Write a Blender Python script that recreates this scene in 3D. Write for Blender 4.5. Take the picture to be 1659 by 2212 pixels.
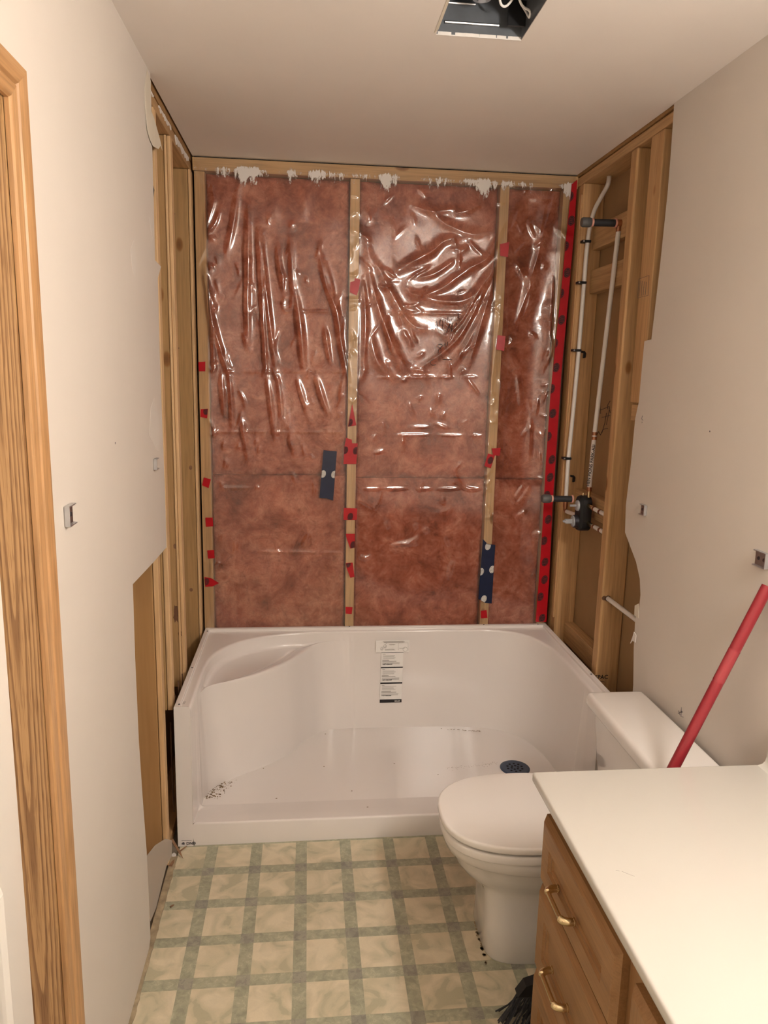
import bpy, bmesh, math, random
import numpy as np
from mathutils import Vector, Matrix, noise

for o in list(bpy.data.objects):
    bpy.data.objects.remove(o, do_unlink=True)
scene = bpy.context.scene
C = scene.collection
random.seed(7)

# ------------------------------------------------------------------ camera
IMG_W, IMG_H = 1659, 2212
FPX = 1595.22
CAM = Vector((0.4466, -3.1063, 1.6089))
YAW, PIT, ROL = 0.1047, -0.1855, 0.0223
_f = Vector((math.sin(YAW)*math.cos(PIT), math.cos(YAW)*math.cos(PIT), math.sin(PIT)))
_r = Vector((math.cos(YAW), -math.sin(YAW), 0)); _u = _r.cross(_f)
RGT = math.cos(ROL)*_r + math.sin(ROL)*_u
UPV = -math.sin(ROL)*_r + math.cos(ROL)*_u
cam = bpy.data.cameras.new('camera'); camo = bpy.data.objects.new('camera', cam); C.objects.link(camo)
cam.sensor_fit = 'HORIZONTAL'; cam.sensor_width = 36.0; cam.lens = FPX/IMG_W*36.0
cam.clip_start = 0.02
camo.matrix_world = Matrix(((RGT.x, UPV.x, -_f.x, CAM.x), (RGT.y, UPV.y, -_f.y, CAM.y), (RGT.z, UPV.z, -_f.z, CAM.z), (0, 0, 0, 1)))
scene.camera = camo

# ------------------------------------------------------------------ world, exposure, lamps (bulbs of the vanity light bar are built further down)
world = bpy.data.worlds.new('world'); scene.world = world; world.use_nodes = True
world.node_tree.nodes['Background'].inputs[0].default_value = (1.0, 0.86, 0.72, 1)
world.node_tree.nodes['Background'].inputs[1].default_value = 0.01
BULB = 225.0
BULB_COL = (1.0, 0.925, 0.845)
scene.view_settings.view_transform = 'Standard'
scene.view_settings.look = 'None'
scene.view_settings.gamma = 1.0
scene.view_settings.use_curve_mapping = False
scene.view_settings.exposure = 0.0

def at(u, v, ax, val):
    """point of the plane ax = val seen at photo pixel (u, v): used as a ruler for real positions"""
    d = RGT*((u-IMG_W/2)/FPX) - UPV*((v-IMG_H/2)/FPX) + _f
    i = 'XYZ'.index(ax); t = (val-CAM[i])/d[i]
    return CAM + d*t

# ------------------------------------------------------------------ constants of the place
XL, XR = 0.006, 1.527          # drywall faces
SL, SR = -0.006, 1.539         # stud faces
H = 2.417
BX0, BX1, BD, BH = 0.008, 1.522, 0.775, 0.512

# ------------------------------------------------------------------ materials
MATS = {}
def newmat(name):
    m = bpy.data.materials.new(name); m.use_nodes = True
    MATS[name] = m
    nt = m.node_tree
    return m, nt, nt.nodes['Principled BSDF']
def N(nt, typ, **kw):
    n = nt.nodes.new(typ)
    for k, v in kw.items():
        if k == 'inp':
            for a, b in v.items(): n.inputs[a].default_value = b
        else: setattr(n, k, v)
    return n
def ramp(nt, src, stops):
    r = nt.nodes.new('ShaderNodeValToRGB')
    el = r.color_ramp.elements
    while len(el) > 1: el.remove(el[-1])
    for i, (p, c) in enumerate(stops):
        e = el[0] if i == 0 else el.new(p)
        e.position = p; e.color = (*c, 1) if len(c) == 3 else c
    nt.links.new(src, r.inputs[0]); return r
def coords(nt, scale=(1, 1, 1), rnd=False, kind='Object', rot=(0, 0, 0)):
    tc = nt.nodes.new('ShaderNodeTexCoord')
    mp = N(nt, 'ShaderNodeMapping'); mp.inputs['Scale'].default_value = scale; mp.inputs['Rotation'].default_value = rot
    nt.links.new(tc.outputs[kind], mp.inputs[0])
    if rnd:
        oi = nt.nodes.new('ShaderNodeObjectInfo')
        mu = N(nt, 'ShaderNodeMath', operation='MULTIPLY'); mu.inputs[1].default_value = 37.0
        nt.links.new(oi.outputs['Random'], mu.inputs[0])
        cb = nt.nodes.new('ShaderNodeCombineXYZ')
        for i in range(3): nt.links.new(mu.outputs[0], cb.inputs[i])
        nt.links.new(cb.outputs[0], mp.inputs['Location'])
    return mp.outputs[0]
def noi(nt, vec, scale, detail=4, rough=.55, dist=0):
    n = N(nt, 'ShaderNodeTexNoise'); n.inputs['Scale'].default_value = scale
    n.inputs['Detail'].default_value = detail; n.inputs['Roughness'].default_value = rough; n.inputs['Distortion'].default_value = dist
    nt.links.new(vec, n.inputs['Vector']); return n
def mixc(nt, fac, a, b, blend='MIX'):
    m = nt.nodes.new('ShaderNodeMix'); m.data_type = 'RGBA'; m.blend_type = blend
    for sock, val in ((m.inputs[0], fac), (m.inputs[6], a), (m.inputs[7], b)):
        if hasattr(val, 'links') or isinstance(val, bpy.types.NodeSocket): nt.links.new(val, sock)
        elif isinstance(val, (int, float)): sock.default_value = val
        else: sock.default_value = (*val, 1)
    return m.outputs[2]
def bump(nt, bs, src, strength, dist=.002):
    b = N(nt, 'ShaderNodeBump'); b.inputs['Strength'].default_value = strength; b.inputs['Distance'].default_value = dist
    nt.links.new(src, b.inputs['Height']); nt.links.new(b.outputs[0], bs.inputs['Normal'])

def plain(name, col, rough=.5, metal=0, spec=.5, var=0.0, vscale=8, bmp=0, bscale=80, coat=0):
    m, nt, bs = newmat(name)
    bs.inputs['Roughness'].default_value = rough; bs.inputs['Metallic'].default_value = metal
    bs.inputs['Specular IOR Level'].default_value = spec
    bs.inputs['Coat Weight'].default_value = coat; bs.inputs['Coat Roughness'].default_value = .05
    v = coords(nt)
    if var:
        n = noi(nt, v, vscale)
        r = ramp(nt, n.outputs[0], [(.25, [c*(1-var) for c in col]), (.75, [min(1, c*(1+var)) for c in col])])
        nt.links.new(r.outputs[0], bs.inputs['Base Color'])
    else: bs.inputs['Base Color'].default_value = (*col, 1)
    if bmp:
        n2 = noi(nt, v, bscale, 3); bump(nt, bs, n2.outputs[0], bmp, .0015)
    return m

def wood(name, light, dark, axis='Z', rough=.6, knots=True, grain=1.0, spec=.3, fine=70):
    m, nt, bs = newmat(name)
    sc = {'Z': (1, 1, .045), 'Y': (1, .045, 1), 'X': (.045, 1, 1)}[axis]
    v = coords(nt, sc, rnd=True)
    n1 = noi(nt, v, 22, 3, .5, .6); n2 = noi(nt, v, fine*2, 2, .6)
    r = ramp(nt, n1.outputs[0], [(.3, dark), (.48, [a*.65+b*.35 for a, b in zip(light, dark)]), (.66, light)])
    fine_r = ramp(nt, n2.outputs[0], [(.3, (1-.22*grain,)*3), (.6, (1, 1, 1))])
    col = mixc(nt, 1.0, r.outputs[0], fine_r.outputs[0], 'MULTIPLY')
    if knots:
        sk = {'Z': (1, 1, .5), 'Y': (1, .5, 1), 'X': (.5, 1, 1)}[axis]
        vk = coords(nt, sk, rnd=True)
        vo = N(nt, 'ShaderNodeTexVoronoi'); vo.inputs['Scale'].default_value = 8.5; vo.inputs['Randomness'].default_value = 1
        nt.links.new(vk, vo.inputs['Vector'])
        kr = ramp(nt, vo.outputs['Distance'], [(.03, (.22, .10, .04)), (.10, (.55, .36, .2)), (.14, (1, 1, 1))])
        col = mixc(nt, .8, col, kr.outputs[0], 'MULTIPLY')
    nt.links.new(col, bs.inputs['Base Color'])
    bs.inputs['Roughness'].default_value = rough; bs.inputs['Specular IOR Level'].default_value = spec
    bump(nt, bs, n2.outputs[0], .15, .001)
    return m

def oak(name, light, dark, axis='Z', rough=.38):
    """stained oak: cathedral rings plus short dark pores"""
    m, nt, bs = newmat(name)
    sc = {'Z': (1, 1, .16), 'Y': (1, .16, 1), 'X': (.16, 1, 1)}[axis]
    v = coords(nt, sc, rnd=True)
    n0 = noi(nt, v, 5, 2, .5)
    w = N(nt, 'ShaderNodeTexWave', wave_type='RINGS', rings_direction={'Z': 'Z', 'Y': 'Y', 'X': 'X'}[axis])
    w.inputs['Scale'].default_value = 16; w.inputs['Distortion'].default_value = 5; w.inputs['Detail'].default_value = 2; w.inputs['Detail Scale'].default_value = 1.2
    nt.links.new(v, w.inputs['Vector'])
    r = ramp(nt, w.outputs[0], [(.12, dark), (.5, [a*.6+b*.4 for a, b in zip(light, dark)]), (.85, light)])
    sp = {'Z': (1, 1, .03), 'Y': (1, .03, 1), 'X': (.03, 1, 1)}[axis]
    vp = coords(nt, sp, rnd=True); n2 = noi(nt, vp, 420, 2, .5)
    pr = ramp(nt, n2.outputs[0], [(.36, (.62, .55, .48)), (.46, (1, 1, 1))])
    col = mixc(nt, .8, r.outputs[0], pr.outputs[0], 'MULTIPLY')
    nt.links.new(col, bs.inputs['Base Color'])
    bs.inputs['Roughness'].default_value = rough; bs.inputs['Specular IOR Level'].default_value = .45
    bump(nt, bs, n2.outputs[0], .12, .0006)
    return m

def oak_cathedral(name, light, dark):
    m, nt, bs = newmat(name)
    v = coords(nt, (1, 1, .014)); 
    n0 = noi(nt, coords(nt, (1, 1, .25)), 9, 3, .5)
    off = N(nt, 'ShaderNodeVectorMath', operation='ADD'); nt.links.new(v, off.inputs[0]); off.inputs[1].default_value = (.028, 0, -.030)
    ln = N(nt, 'ShaderNodeVectorMath', operation='LENGTH'); nt.links.new(off.outputs[0], ln.inputs[0])
    ma = N(nt, 'ShaderNodeMath', operation='MULTIPLY_ADD'); nt.links.new(n0.outputs[0], ma.inputs[0]); ma.inputs[1].default_value = .006; nt.links.new(ln.outputs['Value'], ma.inputs[2])
    mu = N(nt, 'ShaderNodeMath', operation='MULTIPLY'); nt.links.new(ma.outputs[0], mu.inputs[0]); mu.inputs[1].default_value = 190.0
    fr = N(nt, 'ShaderNodeMath', operation='FRACT'); nt.links.new(mu.outputs[0], fr.inputs[0])
    r = ramp(nt, fr.outputs[0], [(0, dark), (.22, dark), (.45, [a*.75+b*.25 for a, b in zip(light, dark)]), (.75, light), (.97, light), (1, dark)])
    n2 = noi(nt, coords(nt, (1, 1, .03)), 520, 2, .5)
    pr = ramp(nt, n2.outputs[0], [(.36, (.62, .55, .48)), (.48, (1, 1, 1))])
    nt.links.new(mixc(nt, .8, r.outputs[0], pr.outputs[0], 'MULTIPLY'), bs.inputs['Base Color'])
    bs.inputs['Roughness'].default_value = .36; bs.inputs['Specular IOR Level'].default_value = .45
    return m

def painted(name, col, rough=.55):
    m, nt, bs = newmat(name)
    v = coords(nt)
    n = noi(nt, v, 3, 4); n2 = noi(nt, v, 160, 3)
    r = ramp(nt, n.outputs[0], [(.3, [c*.965 for c in col]), (.7, col)])
    nt.links.new(r.outputs[0], bs.inputs['Base Color'])
    bs.inputs['Roughness'].default_value = rough; bs.inputs['Specular IOR Level'].default_value = .3
    bump(nt, bs, n2.outputs[0], .08, .001)
    return m

painted('wall_paint', (.69, .635, .575))
painted('ceiling_paint', (.85, .79, .735), .8)
painted('filler', (.715, .665, .61), .75)
painted('white_paint', (.80, .77, .72))
plain('gypsum', (.70, .66, .60), .9, var=.15, vscale=40)
plain('kraft', (.36, .225, .115), .85, spec=.15, var=.10, vscale=5, bmp=.1)
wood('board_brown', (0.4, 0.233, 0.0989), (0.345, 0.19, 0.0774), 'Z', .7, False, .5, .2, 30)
plain('torn_paper', (.72, .66, .55), .8, spec=.2, var=.06)
wood('pine', (0.7, 0.465, 0.232), (0.53, 0.323, 0.142), 'Z')
wood('pine_light', (0.74, 0.503, 0.28), (0.62, 0.399, 0.202), 'Z', .6, False)
wood('pine_dark', (0.45, 0.28, 0.125), (0.36, 0.214, 0.086), 'Z')  # darker pine tone of the left studs behind the pale furring strips
wood('pine_y', (0.6, 0.38, 0.189), (0.45, 0.271, 0.125), 'Y')
wood('pine_x', (0.7, 0.465, 0.232), (0.53, 0.323, 0.142), 'X')
wood('pine_r', (0.62, 0.38, 0.185), (0.46, 0.266, 0.116), 'Z')
wood('old_wood', (.20, .10, .055), (.08, .04, .022), 'Z')
wood('oak_z', (.50, .285, .130), (.40, .212, .088), 'Z', .36, False, 1.3, .45, 90)
wood('oak_y', (.50, .285, .130), (.40, .212, .088), 'Y', .36, False, 1.3, .45, 90)
oak_cathedral('oak_jamb', (.43, .255, .115), (.24, .125, .052))
wood('cab_z', (.335, .178, .074), (.255, .127, .049), 'Z', .42, False, .9, .4, 120)
wood('cab_y', (.335, .178, .074), (.255, .127, .049), 'Y', .42, False, .9, .4, 120)
plain('acrylic', (.83, .785, .755), .15, spec=.5, var=.012, vscale=3)
plain('porcelain', (.80, .765, .725), .09, spec=.5, var=.008, coat=.4)
plain('seat_plastic', (.82, .785, .745), .22, spec=.5)
plain('counter_marble', (.575, .555, .505), .22, spec=.5, var=.012, vscale=5)
plain('brass', (.70, .56, .33), .2, metal=1)
plain('copper', (.40, .19, .11), .42, metal=1)
plain('galvanized', (.17, .185, .205), .42, metal=.5, var=.25, vscale=14)
plain('galv_bright', (.52, .53, .55), .3, metal=.8, var=.2, vscale=20)
plain('steel', (.42, .42, .43), .38, metal=1)
plain('chrome_dark', (.12, .12, .14), .35, metal=.9)
plain('black_plastic', (.012, .012, .013), .45, spec=.3)
plain('black_rubber', (.022, .024, .028), .55)
plain('grey_cap', (.10, .10, .10), .5)
plain('grey_plastic', (.36, .37, .39), .35)
plain('pex_white', (.76, .72, .68), .35, var=.03)
plain('pink_plastic', (.75, .38, .30), .5)
plain('red_pole', (.26, .020, .028), .32, var=.05)
plain('pole_label', (.32, .04, .048), .25)
plain('red_tape', (.44, .006, .014), .28, spec=.5, var=.1, vscale=30, bmp=.2, bscale=60)
plain('navy_tape', (.010, .017, .050), .30, spec=.5, var=.15, vscale=30, bmp=.2, bscale=50)
plain('ink', (.012, .010, .012), .6)
plain('ink_grey', (.10, .09, .10), .6)
plain('ink_light', (.30, .27, .25), .7)
plain('ink_white', (.80, .77, .72), .5)
plain('paper_white', (.88, .86, .83), .55)
plain('drain_blue', (.022, .042, .085), .35)
plain('void_black', (.004, .003, .003), .9)
plain('dirt', (.22, .15, .085), .9, var=.4, vscale=60)
plain('splinter', (.24, .13, .07), .8, var=.3, vscale=40)
plain('caulk', (.36, .29, .19), .9, var=.4, vscale=30)
plain('subfloor', (.30, .25, .19), .9, var=.25, vscale=20)
plain('spackle', (.80, .76, .72), .7)

def mat_insulation():
    m, nt, bs = newmat('insulation_pink')
    v = coords(nt, rnd=True)
    a = noi(nt, v, 9, 8, .70, .5); b = noi(nt, v, 30, 7, .75, .7)
    r1 = ramp(nt, a.outputs[0], [(.35, (.25, .052, .020)), (.45, (.40, .105, .051)), (.53, (.49, .155, .086)), (.64, (.62, .26, .165))])
    r2 = ramp(nt, b.outputs[0], [(.32, (.50, .36, .28)), (.46, (.86, .80, .76)), (.56, (1, 1, 1)), (.70, (1.25, 1.3, 1.3))])
    nt.links.new(mixc(nt, .85, r1.outputs[0], r2.outputs[0], 'MULTIPLY'), bs.inputs['Base Color'])
    bs.inputs['Roughness'].default_value = 1; bs.inputs['Specular IOR Level'].default_value = .05
    bump(nt, bs, b.outputs[0], .6, .006)
mat_insulation()

def mat_poly():
    """clear polyethylene film with dried white ceiling paint brushed along its top edge"""
    m, nt, bs = newmat('poly_film')
    nt.nodes.remove(bs)
    out = nt.nodes['Material Output']
    tr = nt.nodes.new('ShaderNodeBsdfTransparent'); tr.inputs[0].default_value = (.96, .955, .95, 1)
    gl = nt.nodes.new('ShaderNodeBsdfGlossy'); gl.inputs['Roughness'].default_value = .12; gl.inputs['Color'].default_value = (1, 1, 1, 1)
    df = nt.nodes.new('ShaderNodeBsdfDiffuse'); df.inputs['Color'].default_value = (.80, .76, .72, 1)
    v = coords(nt)
    cr = noi(nt, v, 55, 3, .6, .8)
    bp = N(nt, 'ShaderNodeBump'); bp.inputs['Strength'].default_value = .05; bp.inputs['Distance'].default_value = .003
    nt.links.new(cr.outputs[0], bp.inputs['Height'])
    nt.links.new(bp.outputs[0], gl.inputs['Normal'])
    fr = N(nt, 'ShaderNodeFresnel'); fr.inputs['IOR'].default_value = 1.5
    f2 = N(nt, 'ShaderNodeMath', operation='MULTIPLY_ADD'); f2.inputs[1].default_value = 1.35; f2.inputs[2].default_value = .028; f2.use_clamp = True
    nt.links.new(fr.outputs[0], f2.inputs[0])
    haze = nt.nodes.new('ShaderNodeMixShader'); haze.inputs[0].default_value = .04
    nt.links.new(tr.outputs[0], haze.inputs[1]); nt.links.new(df.outputs[0], haze.inputs[2])
    film = nt.nodes.new('ShaderNodeMixShader')
    nt.links.new(f2.outputs[0], film.inputs[0]); nt.links.new(haze.outputs[0], film.inputs[1]); nt.links.new(gl.outputs[0], film.inputs[2])
    # dried paint: brushed noise, only near the top edge (object z)
    tc = nt.nodes.new('ShaderNodeTexCoord'); sx = nt.nodes.new('ShaderNodeSeparateXYZ'); nt.links.new(tc.outputs['Object'], sx.inputs[0])
    v2 = coords(nt, (1, 1, .3)); na = noi(nt, v2, 120, 6, .8, .3)
    v3 = coords(nt, (1, 0, 0)); nb = noi(nt, v3, 7.5, 3, .6)
    # height of the paint's lower limit wanders along x
    lim = N(nt, 'ShaderNodeMapRange'); lim.inputs['From Min'].default_value = .38; lim.inputs['From Max'].default_value = .62
    lim.inputs['To Min'].default_value = 2.400; lim.inputs['To Max'].default_value = 2.312
    nt.links.new(nb.outputs[0], lim.inputs[0])
    d = N(nt, 'ShaderNodeMath', operation='SUBTRACT'); nt.links.new(sx.outputs[2], d.inputs[0]); nt.links.new(lim.outputs[0], d.inputs[1])
    k = N(nt, 'ShaderNodeMapRange'); k.inputs['From Min'].default_value = -.02; k.inputs['From Max'].default_value = .055
    k.inputs['To Min'].default_value = -.16; k.inputs['To Max'].default_value = .25; nt.links.new(d.outputs[0], k.inputs[0])
    top = N(nt, 'ShaderNodeMapRange'); top.inputs['From Min'].default_value = 2.372; top.inputs['From Max'].default_value = 2.392
    top.inputs['To Min'].default_value = 0; top.inputs['To Max'].default_value = -.42; nt.links.new(sx.outputs[2], top.inputs[0])
    k2 = N(nt, 'ShaderNodeMath', operation='ADD'); nt.links.new(k.outputs[0], k2.inputs[0]); nt.links.new(top.outputs[0], k2.inputs[1])
    s = N(nt, 'ShaderNodeMath', operation='ADD'); nt.links.new(k2.outputs[0], s.inputs[0]); nt.links.new(na.outputs[0], s.inputs[1])
    th = N(nt, 'ShaderNodeMapRange'); th.inputs['From Min'].default_value = .50; th.inputs['From Max'].default_value = .53; nt.links.new(s.outputs[0], th.inputs[0])
    lo = N(nt, 'ShaderNodeMath', operation='GREATER_THAN'); lo.inputs[1].default_value = 2.285; nt.links.new(sx.outputs[2], lo.inputs[0])
    ml = N(nt, 'ShaderNodeMath', operation='MULTIPLY'); nt.links.new(th.outputs[0], ml.inputs[0]); nt.links.new(lo.outputs[0], ml.inputs[1])
    pd = nt.nodes.new('ShaderNodeBsdfDiffuse'); pd.inputs['Color'].default_value = (.78, .74, .70, 1)
    fin = nt.nodes.new('ShaderNodeMixShader')
    nt.links.new(ml.outputs[0], fin.inputs[0]); nt.links.new(film.outputs[0], fin.inputs[1]); nt.links.new(pd.outputs[0], fin.inputs[2])
    nt.links.new(fin.outputs[0], out.inputs[0])
mat_poly()

def mat_film2():
    m, nt, bs = newmat('milky_film')
    nt.nodes.remove(bs); out = nt.nodes['Material Output']
    tr = nt.nodes.new('ShaderNodeBsdfTransparent'); df = nt.nodes.new('ShaderNodeBsdfDiffuse'); df.inputs[0].default_value = (.78, .72, .66, 1)
    gl = nt.nodes.new('ShaderNodeBsdfGlossy'); gl.inputs['Roughness'].default_value = .25
    a = nt.nodes.new('ShaderNodeMixShader'); a.inputs[0].default_value = .38; b = nt.nodes.new('ShaderNodeMixShader'); b.inputs[0].default_value = .05
    nt.links.new(tr.outputs[0], a.inputs[1]); nt.links.new(df.outputs[0], a.inputs[2])
    nt.links.new(a.outputs[0], b.inputs[1]); nt.links.new(gl.outputs[0], b.inputs[2]); nt.links.new(b.outputs[0], out.inputs[0])
mat_film2()

def mat_vinyl(name, stops, seed, blot=9, dark=None):
    m, nt, bs = newmat(name)
    v = coords(nt, rnd=True)
    a = noi(nt, v, blot, 3, .45, .9)
    r = ramp(nt, a.outputs[0], stops); r.color_ramp.interpolation = 'EASE'
    col = r.outputs[0]
    if dark:
        b = noi(nt, v, 60, 2, .5, .6)
        r2 = ramp(nt, b.outputs[0], dark); r2.color_ramp.interpolation = 'CONSTANT'
        col = mixc(nt, .75, col, r2.outputs[0], 'MULTIPLY')
    g = noi(nt, v, 260, 2); g2 = ramp(nt, g.outputs[0], [(.2, (.93, .93, .93)), (.6, (1, 1, 1))])
    col = mixc(nt, .7, col, g2.outputs[0], 'MULTIPLY')
    nt.links.new(col, bs.inputs['Base Color']); bs.inputs['Roughness'].default_value = .36; bs.inputs['Specular IOR Level'].default_value = .4
    bump(nt, bs, g.outputs[0], .05, .001)
    return m
CREAM = [(.37, (.47, .44, .31)), (.43, (.57, .52, .37)), (.52, (.63, .56, .405)), (.56, (.66, .585, .43)), (.63, (.70, .62, .455))]
mat_vinyl('vinyl_cream', CREAM, 1, 14)
mat_vinyl('vinyl_green', [(.35, (.36, .36, .265)), (.6, (.42, .415, .305))], 2, 18,
          [(0, (.80, .80, .80)), (.42, (.93, .93, .91)), (.52, (1, 1, 1)), (.60, (1.2, 1.2, 1.16)), (.66, (1, 1, 1))])
mat_vinyl('vinyl_dark', [(.35, (.29, .285, .235)), (.6, (.345, .335, .27))], 3, 22,
          [(0, (.80, .80, .83)), (.45, (1, 1, 1)), (.62, (1.15, 1.15, 1.12)), (.68, (1, 1, 1))])

def mat_emit():
    m, nt, bs = newmat('bulb_glow'); nt.nodes.remove(bs)
    e = nt.nodes.new('ShaderNodeEmission'); e.inputs[0].default_value = (*BULB_COL, 1); e.inputs[1].default_value = BULB
    nt.links.new(e.outputs[0], nt.nodes['Material Output'].inputs[0])
mat_emit()

# ------------------------------------------------------------------ mesh helpers
def box(bm, x0, x1, y0, y1, z0, z1, bev=0, seg=2):
    b = bmesh.new()
    vs = [b.verts.new((x, y, z)) for x in (x0, x1) for y in (y0, y1) for z in (z0, z1)]
    for q in ((0, 1, 3, 2), (4, 6, 7, 5), (0, 4, 5, 1), (2, 3, 7, 6), (0, 2, 6, 4), (1, 5, 7, 3)):
        b.faces.new([vs[i] for i in q])
    bmesh.ops.recalc_face_normals(b, faces=b.faces)
    if bev: bmesh.ops.bevel(b, geom=b.edges[:], offset=bev, segments=seg, profile=.5, affect='EDGES')
    merge(bm, b)
def merge(bm, b):
    me = bpy.data.meshes.new('t'); b.to_mesh(me); b.free(); bm.from_mesh(me); bpy.data.meshes.remove(me)
def frame_of(d):
    d = d.normalized(); a = Vector((0, 0, 1)) if abs(d.z) < .9 else Vector((1, 0, 0))
    u = d.cross(a).normalized(); return u, d.cross(u)
def tube(bm, pts, r, n=12, cap=True):
    pts = [Vector(p) for p in pts]; rs = r if isinstance(r, (list, tuple)) else [r]*len(pts)
    rings = []; u = None
    for i, p in enumerate(pts):
        d = (pts[min(i+1, len(pts)-1)]-pts[max(i-1, 0)]).normalized()
        if u is None: u, w = frame_of(d)
        else:
            u = (u-d*u.dot(d)).normalized(); w = d.cross(u)
        rings.append([bm.verts.new(p+(u*math.cos(t)+w*math.sin(t))*rs[i]) for t in [2*math.pi*k/n for k in range(n)]])
    for a, b in zip(rings, rings[1:]):
        for k in range(n): bm.faces.new((a[k], a[(k+1) % n], b[(k+1) % n], b[k]))
    if cap:
        bm.faces.new(list(reversed(rings[0]))); bm.faces.new(rings[-1])
def lathe(bm, p, d, prof, n=20):
    """prof: list of (distance along d, radius)"""
    p = Vector(p); d = Vector(d).normalized(); u, w = frame_of(d)
    rings = [[bm.verts.new(p+d*h+(u*math.cos(2*math.pi*k/n)+w*math.sin(2*math.pi*k/n))*max(r, 1e-4)) for k in range(n)] for h, r in prof]
    for a, b in zip(rings, rings[1:]):
        for k in range(n): bm.faces.new((a[k], a[(k+1) % n], b[(k+1) % n], b[k]))
    bm.faces.new(list(reversed(rings[0]))); bm.faces.new(rings[-1])
def prism(bm, pts, off):
    """extrude polygon (3-D points) by vector off"""
    off = Vector(off)
    a = [bm.verts.new(p) for p in pts]; b = [bm.verts.new(Vector(p)+off) for p in pts]; n = len(a)
    bm.faces.new(a); bm.faces.new(list(reversed(b)))
    for i in range(n): bm.faces.new((a[i], b[i], b[(i+1) % n], a[(i+1) % n]))
def obj(name, bm, mat, parent=None, smooth=False, ang=40):
    me = bpy.data.meshes.new(name)
    if isinstance(bm, bmesh.types.BMesh):
        bmesh.ops.recalc_face_normals(bm, faces=bm.faces); bm.to_mesh(me); bm.free()
    else: me = bm
    for m in (mat if isinstance(mat, (list, tuple)) else [mat]): me.materials.append(MATS[m])
    if smooth:
        me.polygons.foreach_set('use_smooth', [True]*len(me.polygons))
        me.set_sharp_from_angle(angle=math.radians(ang))
    o = bpy.data.objects.new(name, me); C.objects.link(o)
    if parent is not None:
        w = parent.get('_w'); 
        o.parent = parent
        off = world_loc(parent)
        me.transform(Matrix.Translation(-off))
    return o
def world_loc(o):
    v = Vector((0, 0, 0))
    while o is not None: v += o.location; o = o.parent
    return v
def empty(name, loc=(0, 0, 0), label=None, cat=None, group=None, kind=None):
    o = bpy.data.objects.new(name, None); C.objects.link(o); o.location = loc; o.empty_display_size = .05
    tag(o, label, cat, group, kind); return o
def tag(o, label=None, cat=None, group=None, kind=None):
    if label: o['label'] = label
    if cat: o['category'] = cat
    if group: o['group'] = group
    if kind: o['kind'] = kind
    return o
def B(): return bmesh.new()
def boxobj(name, mat, parent, *a, bev=0, seg=2, smooth=False):
    b = B(); box(b, *a, bev=bev, seg=seg); return obj(name, b, mat, parent, smooth)
def text_mesh(s, size, origin, right, up, depth=.0003, bold=0):
    cu = bpy.data.curves.new('t', 'FONT'); cu.body = s; cu.size = size; cu.extrude = depth; cu.offset = bold; cu.resolution_u = 2
    o = bpy.data.objects.new('t', cu); C.objects.link(o)
    dg = bpy.context.evaluated_depsgraph_get(); me = bpy.data.meshes.new_from_object(o.evaluated_get(dg))
    bpy.data.objects.remove(o, do_unlink=True); bpy.data.curves.remove(cu)
    r = Vector(right).normalized(); u = Vector(up).normalized(); n = r.cross(u); p = Vector(origin)
    me.transform(Matrix(((r.x, u.x, n.x, p.x), (r.y, u.y, n.y, p.y), (r.z, u.z, n.z, p.z), (0, 0, 0, 1))))
    return me
def textbm(bm, *a, **k):
    me = text_mesh(*a, **k); bm.from_mesh(me); bpy.data.meshes.remove(me)
def catmull(pts, n=8, closed=False):
    P = [Vector(p) for p in pts]; out = []
    m = len(P)
    for i in range(m if closed else m-1):
        p0 = P[(i-1) % m] if (closed or i > 0) else P[0]; p1 = P[i]; p2 = P[(i+1) % m]; p3 = P[(i+2) % m] if (closed or i+2 < m) else P[-1]
        for k in range(n):
            t = k/n
            out.append(.5*((2*p1)+(p2-p0)*t+(2*p0-5*p1+4*p2-p3)*t*t+(3*p1-p0-3*p2+p3)*t**3))
    if not closed: out.append(P[-1])
    return out

# ================================================================== SETTING
# ---- floor: sheet flooring with raised cream squares between green bands
TP, TOX, TOY, BAND = 0.1508, 0.1264, -0.9131, 0.0375
fl = tag(boxobj('floor', 'vinyl_green', None, XL+.008, XR, -3.7, -BD+.02, -.012, 0), 'cream and sage green vinyl flooring in a square lattice pattern', None, None, 'structure')
tm = B(); hs = (TP-BAND)/2; box(tm, -hs, hs, -hs, hs, 0, .0005); tme = bpy.data.meshes.new('floor_tile'); tm.to_mesh(tme); tm.free(); tme.materials.append(MATS['vinyl_cream'])
dm = B(); box(dm, -BAND/2, BAND/2, -BAND/2, BAND/2, 0, .0003); dme = bpy.data.meshes.new('band_crossing'); dm.to_mesh(dme); dm.free(); dme.materials.append(MATS['vinyl_dark'])
def clipped(cx, cy, h, zt, mat, name):
    x0, x1 = max(cx-h, XL+.010), min(cx+h, XR); y0, y1 = cy-h, min(cy+h, -BD-.001)
    if x1-x0 < .004 or y1-y0 < .004: return
    boxobj(name, mat, fl, x0, x1, y0, y1, 0, zt)
for i in range(-2, 11):
    for j in range(-2, 17):
        cx, cy = TOX+TP*(i+.5), TOY-TP*(j+.5)
        if cx-hs < XL+.010 or cx+hs > XR or cy+hs > -BD: clipped(cx, cy, hs, .0005, 'vinyl_cream', 'floor_tile')
        elif cy > -3.4:
            o = bpy.data.objects.new('floor_tile', tme); C.objects.link(o); o.parent = fl; o.location = (cx, cy, 0)
        cx, cy = TOX+TP*i, TOY-TP*j
        if XL+.03 < cx < XR-.02 and -2.4 < cy < -BD-.02:
            o = bpy.data.objects.new('band_crossing', dme); C.objects.link(o); o.parent = fl; o.location = (cx, cy, 0)
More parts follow.
